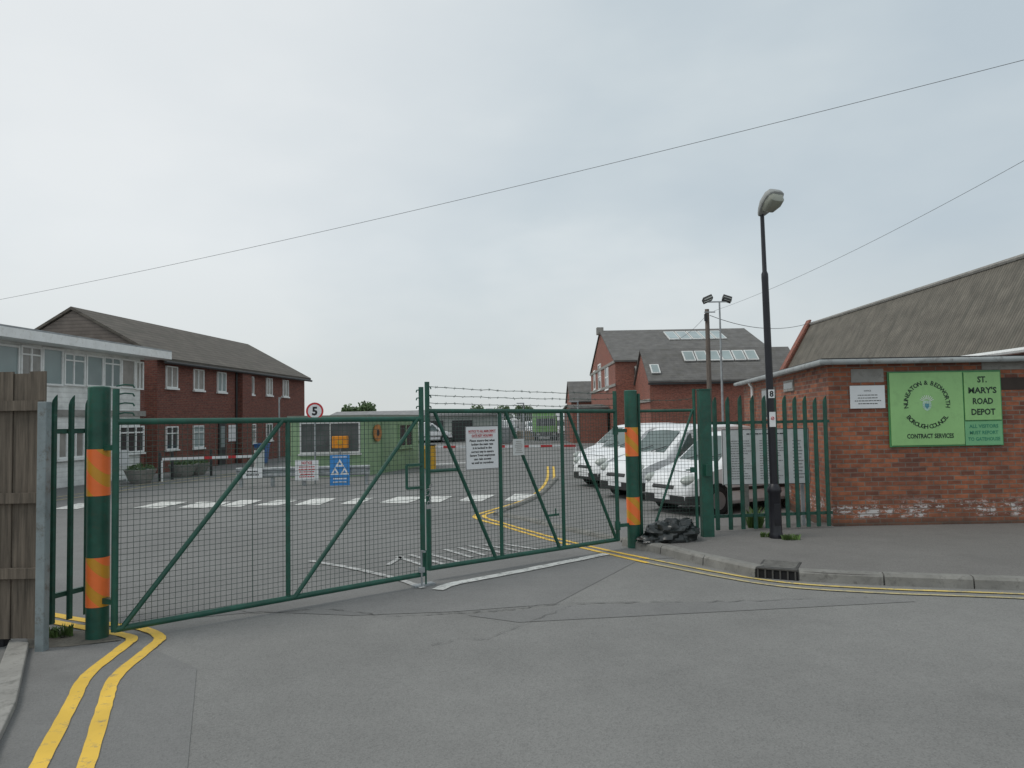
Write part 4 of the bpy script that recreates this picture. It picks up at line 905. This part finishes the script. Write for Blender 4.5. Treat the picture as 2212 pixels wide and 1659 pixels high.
barrier_arm('red and white barrier arm lowered right of the gatehouse with yellow cabinet',P(930,966,28),P(1243,963,29.5),YELB,(1,3,5,7,9,11))
c=G(918,1012); mb=MB(); mb.box(c.x-.1,c.y-.1,0,c.x+.42,c.y+.3,.75); mb.prism([V((c.x-.13,c.y-.13,.75)),V((c.x+.45,c.y-.13,.75)),V((c.x+.45,c.y+.33,.88)),V((c.x-.13,c.y+.33,.88))],(0,0,.05)); tag(mb.build('grit_bin',YELB,bevel=.02),'yellow grit bin at the right end of the gatehouse','bin')
def planter(px,py,label):
    c=G(px,py); t_=thing('planter',label,'planter',V((c.x,c.y,0)),'round concrete planters outside the offices'); mb=MB(); mb.path([c,c+Z*.1,c+Z*.42,c+Z*.46],[.28,.36,.5,.52],18); mb.build('bowl',CONC,t_,smooth=True)
    mb=MB()
    for i in range(160):
        a=random.uniform(0,6.28); rr=.45*math.sqrt(random.random()); b=V((c.x+rr*math.cos(a),c.y+rr*math.sin(a),.45+.22*random.random()*(1-rr))); s_=.06
        u=V((random.uniform(-1,1),random.uniform(-1,1),random.uniform(-1,1))).normalized()*s_; v=u.orthogonal().normalized()*s_; mb.poly([b-u,b+v*.6,b+u,b-v*.6])
    mb.build('foliage',LEAF,t_,fix=False)
planter(303,1044,'round planter nearest the white office block'); planter(395,1030,'round planter right of the first, before the brick office'); planter(424,1026,'planter at the left end of the lowered barrier arm')
for i,(px,py,h) in enumerate(((345,1040,1.0),(372,1036,1.0),(456,1028,1.0))):
    c=G(px,py); mb=MB(); mb.path([c,c+Z*h*.95,c+Z*h],[.05,.05,.03],10); tag(mb.build('bollard',BLKPL,smooth=True),['thin dark bollard nearest the first planter','thin dark bollard between the two planters','thin dark bollard right of the planters'][i],'bollard')
c=G(262,1040); t_=thing('free_standing_sign','white board on two legs before the white office block','sign',c)
mb=MB(); mb.box(c.x-.25,c.y-.02,.55,c.x+.25,c.y+.02,1.1); mb.build('board',WPLAS,t_)
for s_ in (-.2,.2): mb=MB(); mb.box(c.x+s_-.02,c.y-.018,0,c.x+s_+.02,c.y+.018,.549); mb.build('leg',WPLAS,t_)
c=G(566,1005); t_=thing('wheeled_bin','blue wheeled bin behind the left barrier arm','bin',c); mb=MB(); mb.loft([[V((c.x+a*.20,c.y+b*.24,.08)) for a,b in ((-1,-1),(1,-1),(1,1),(-1,1))],[V((c.x+a*.27,c.y+b*.32,.95)) for a,b in ((-1,-1),(1,-1),(1,1),(-1,1))]]); mb.build('bin_body',BLUE2,t_,bevel=.02); mb=MB(); mb.obb(V((c.x,c.y,.98)),V((.29,0,0)),V((0,.34,0)),V((0,0,.03))); mb.build('lid',BLUE2,t_,bevel=.01)
c=P(603,858,36); mb=MB(); mb.tube(V((c.x,c.y,0)),c,.04,8); mb.tube(c-Z*.15,c+V((.15,0,.05)),.025,6); tag(mb.build('yard_pole',GALV),'thin grey pole before the right end of the brick office','pole')
# ---------- telegraph pole, flood mast ----------
tp=P(1527,668,34); t_=thing('telegraph_pole','wooden telegraph pole beside the floodlight mast','pole',V((tp.x,tp.y,0)))
mb=MB(); mb.path([V((tp.x,tp.y,-.2)),tp],[.13,.10],12); mb.build('pole',POLEW,t_,smooth=True)
mb=MB(); mb.obb(tp+V((-.09,-.12,-.4)),V((.07,0,0)),V((0,.05,0)),Z*.16); mb.build('junction_box',BLKPL,t_); mb=MB(); mb.bar(tp+V((-.15,-.1,-.15)),tp+V((.35,-.1,-.15)),.05); mb.build('bracket',GALV,t_)
fm=P(1554,652,31); t_=thing('floodlight_mast','thin grey mast with two floodlights behind the vans','floodlight',V((fm.x,fm.y,0)))
mb=MB(); mb.path([V((fm.x,fm.y,-.2)),fm],[.065,.035],10); mb.build('mast',GALV,t_,smooth=True)
mb=MB(); mb.bar(fm+V((-.5,0,0)),fm+V((.35,0,0)),.05); mb.build('crossbar',GALV,t_)
for s_,o in ((-1,-.5),(1,.32)):
    c=fm+V((o,0,.12)); ax=V((.17,-.05,-.07*s_)); mb=MB(); mb.obb(c,ax,V((0,.12,-.05)),V((.03*s_,.04,.09))); hd_=mb.build('floodlight',BLKPL,t_,bevel=.02); mb=MB(); mb.obb(c+V((0,-.12,-.02)),ax*.85,V((0,.01,0)),V((0,0,.07))); mb.build('lens',LAMPG,hd_)
# ---------- cables ----------
def cable(a,b,sag,rad,label):
    pts=[]; n=40
    for i in range(n+1):
        k_=i/n; pts.append(a.lerp(b,k_)-Z*sag*4*k_*(1-k_))
    mb=MB(); mb.path(pts,rad,6); tag(mb.build('overhead_cable',CABLE,smooth=True),label,'cable')
cable(P(-260,694,34),P(2500,55,15),.42,.0065,'long overhead cable crossing the whole sky')
cable(tp+V((.3,-.1,-.1)),P(2500,183,14),.35,.0055,'overhead cable rising from telegraph pole to the upper right')
cable(tp+V((.1,-.1,-.3)),V((17.3,42,7.2)),.5,.014,'short dark cable from telegraph pole to the long shed gable')
cable(tp+V((-.1,0,-.35)),V((12,62,9.0)),.9,.008,'thin cable from telegraph pole back to the tall hall')
# ---------- background yard ----------
fp=V((-1.2,60,0)); t_=thing('galvanised_fence','far galvanised palisade fence across the back of the yard','fence',fp)
for z in (.5,2.1): mb=MB(); mb.bar(V((-1.2,60.05,z)),V((4.6,60.05,z)),.04,.05); mb.build('rail',GALV,t_)
for k_ in range(38): mb=MB(); x=-1.2+.155*k_; mb.loft([[V((x-.035,60,.05)),V((x+.035,60,.05)),V((x+.035,60.02,.05)),V((x-.035,60.02,.05))],[V((x-.035,60,2.55)),V((x+.035,60,2.55)),V((x+.035,60.02,2.55)),V((x-.035,60.02,2.55))],[V((x-.004,60,2.7)),V((x+.004,60,2.7)),V((x+.004,60.02,2.7)),V((x-.004,60.02,2.7))]]); mb.build('pale',GALV,t_)
b=G(1180,952); t_=thing('green_lorry','bright green lorry parked far off in the yard','lorry',b)
LG=mat('lorry_green',(.17,.45,.08),.4,.1,2)
def lb(nm,x0,y0,z0,x1,y1,z1,m_,pr=None): mb=MB(); mb.box(b.x+x0,b.y+y0,z0,b.x+x1,b.y+y1,z1); return mb.build(nm,m_,pr or t_,bevel=.05 if (x1-x0)>.5 else 0)
lb('cab',-.95,0,.45,.95,1.6,2.2,LG); lb('cargo_body',-1,1.7,.7,1,6,2.5,LG); lb('windscreen',-.8,-.02,1.3,.8,.03,1.95,GLASS); lb('bumper',-.95,-.12,.4,.95,.05,.75,BLKPL)
for s_ in (-1,1):
    for yy in (.7,4.8): mb=MB(); mb.tube(b+V((s_*.6,yy,.42)),b+V((s_*.98,yy,.42)),.42,18); mb.build('wheel',RUB,t_)
    lb('headlight',s_*.7-.14,-.14,.5,s_*.7+.14,-.121,.64,LAMPG)
for i,(px,py,w_,h_,m_,nm,lab,cat) in enumerate(((1130,950,2.0,.7,mat('stone',(.33,.25,.18),.9,.3,3),'stone_pile','brown stack of paving stone beside the green lorry','stack'),(1080,958,2.6,1.3,GALV,'waste_skip','grey waste skip near the yard centre','skip'),(1020,946,3,1.5,mat('dark_container',(.10,.11,.12),.6,.2,1),'steel_container','dark steel container at the back of the yard','container'))):
    c=G(px,py); mb=MB()
    if nm=='waste_skip':
        mb.loft([[V((c.x+a*w_*.35,c.y+bq_*.6,.05)) for a,bq_ in ((-1,-1),(1,-1),(1,1),(-1,1))],[V((c.x+a*w_*.5,c.y+bq_*.8,h_)) for a,bq_ in ((-1,-1),(1,-1),(1,1),(-1,1))]])
        for k_ in (-.3,0,.3): mb.obb(V((c.x+k_*w_,c.y-.75,h_*.5)),V((.04,0,0)),V((0,.05,0)),Z*h_*.45)
    elif nm=='stone_pile':
        for r_ in range(3):
            for k_ in range(5-r_): mb.obb(V((c.x-w_/2+.25+k_*.42+.2*r_,c.y,.14+.27*r_)),V((.19,0,0)),V((0,.4,0)),Z*.13)
    else:
        mb.box(c.x-w_/2,c.y,.05,c.x+w_/2,c.y+2.4,h_)
        for k_ in range(15): mb.obb(V((c.x-w_/2+.1+k_*.2,c.y-.02,h_*.5)),V((.04,0,0)),V((0,.03,0)),Z*h_*.45)
    tag(mb.build(nm,m_,bevel=.02),lab,cat)
for i,(px,D,y) in enumerate(((1131,58,872),(1063,66,884),(1248,46,868))):
    c=P(px,y,D); mb=MB(); mb.path([V((c.x,c.y,0)),c],[.08,.05],8); mb.obb(c+V((-.25,0,.03)),V((.3,0,0)),V((0,.1,0)),Z*.04); tag(mb.build('yard_lamp',GALV),['thin yard lamp column left of the green lorry','thin yard lamp column behind the skip','yard lamp column beside the red brick hall'][i],'lamp')
def tree(x,y,h,w_,label,n=2600,crown0=.35,ls=.28):
    t_=thing('tree',label,'tree',(x,y,0)); b=V((x,y,0)); mb=MB(); mb.path([b,b+Z*h*.3,b+Z*h*.6+V((.2,0,0)),b+Z*h*.85],[.3,.24,.14,.04],8)
    for k_ in range(7):
        a=k_*.9; s_=b+Z*h*(.3+.05*k_); mb.path([s_,s_+V((math.cos(a),math.sin(a),.7))*w_*.35],[.1,.02],5)
    mb.build('trunk',BARK,t_)
    cl_=[(V((x+random.uniform(-.6,.6)*w_,y+random.uniform(-.5,.5)*w_,h*random.uniform(crown0,.86))),w_*random.uniform(.22,.42)) for _ in range(26)]
    mb=MB()
    for i in range(n):
        c,rr=random.choice(cl_); e=V((random.gauss(0,1),random.gauss(0,1),random.gauss(0,1))).normalized()*rr*random.uniform(.6,1.05); q_=c+e*1; q_.z=c.z+e.z*.8
        u=V((random.uniform(-1,1),random.uniform(-1,1),random.uniform(-1,1))).normalized()*ls*random.uniform(.6,1.2); v=u.orthogonal().normalized()*ls*.6
        mb.poly([q_-u,q_+v,q_+u,q_-v])
    mb.build('crown',LEAF,t_,fix=False)
tree(-23,110,4.7,3.4,'round green tree above the long low depot roof')
tree(-2.2,140,4.6,2.4,'small distant tree behind the rear block',1200)
tree(2.5,150,4.9,2.6,'small distant tree behind the galvanised fence',1200)
tree(-6.5,150,4.8,2.6,'distant tree just right of the depot roof end',1200)
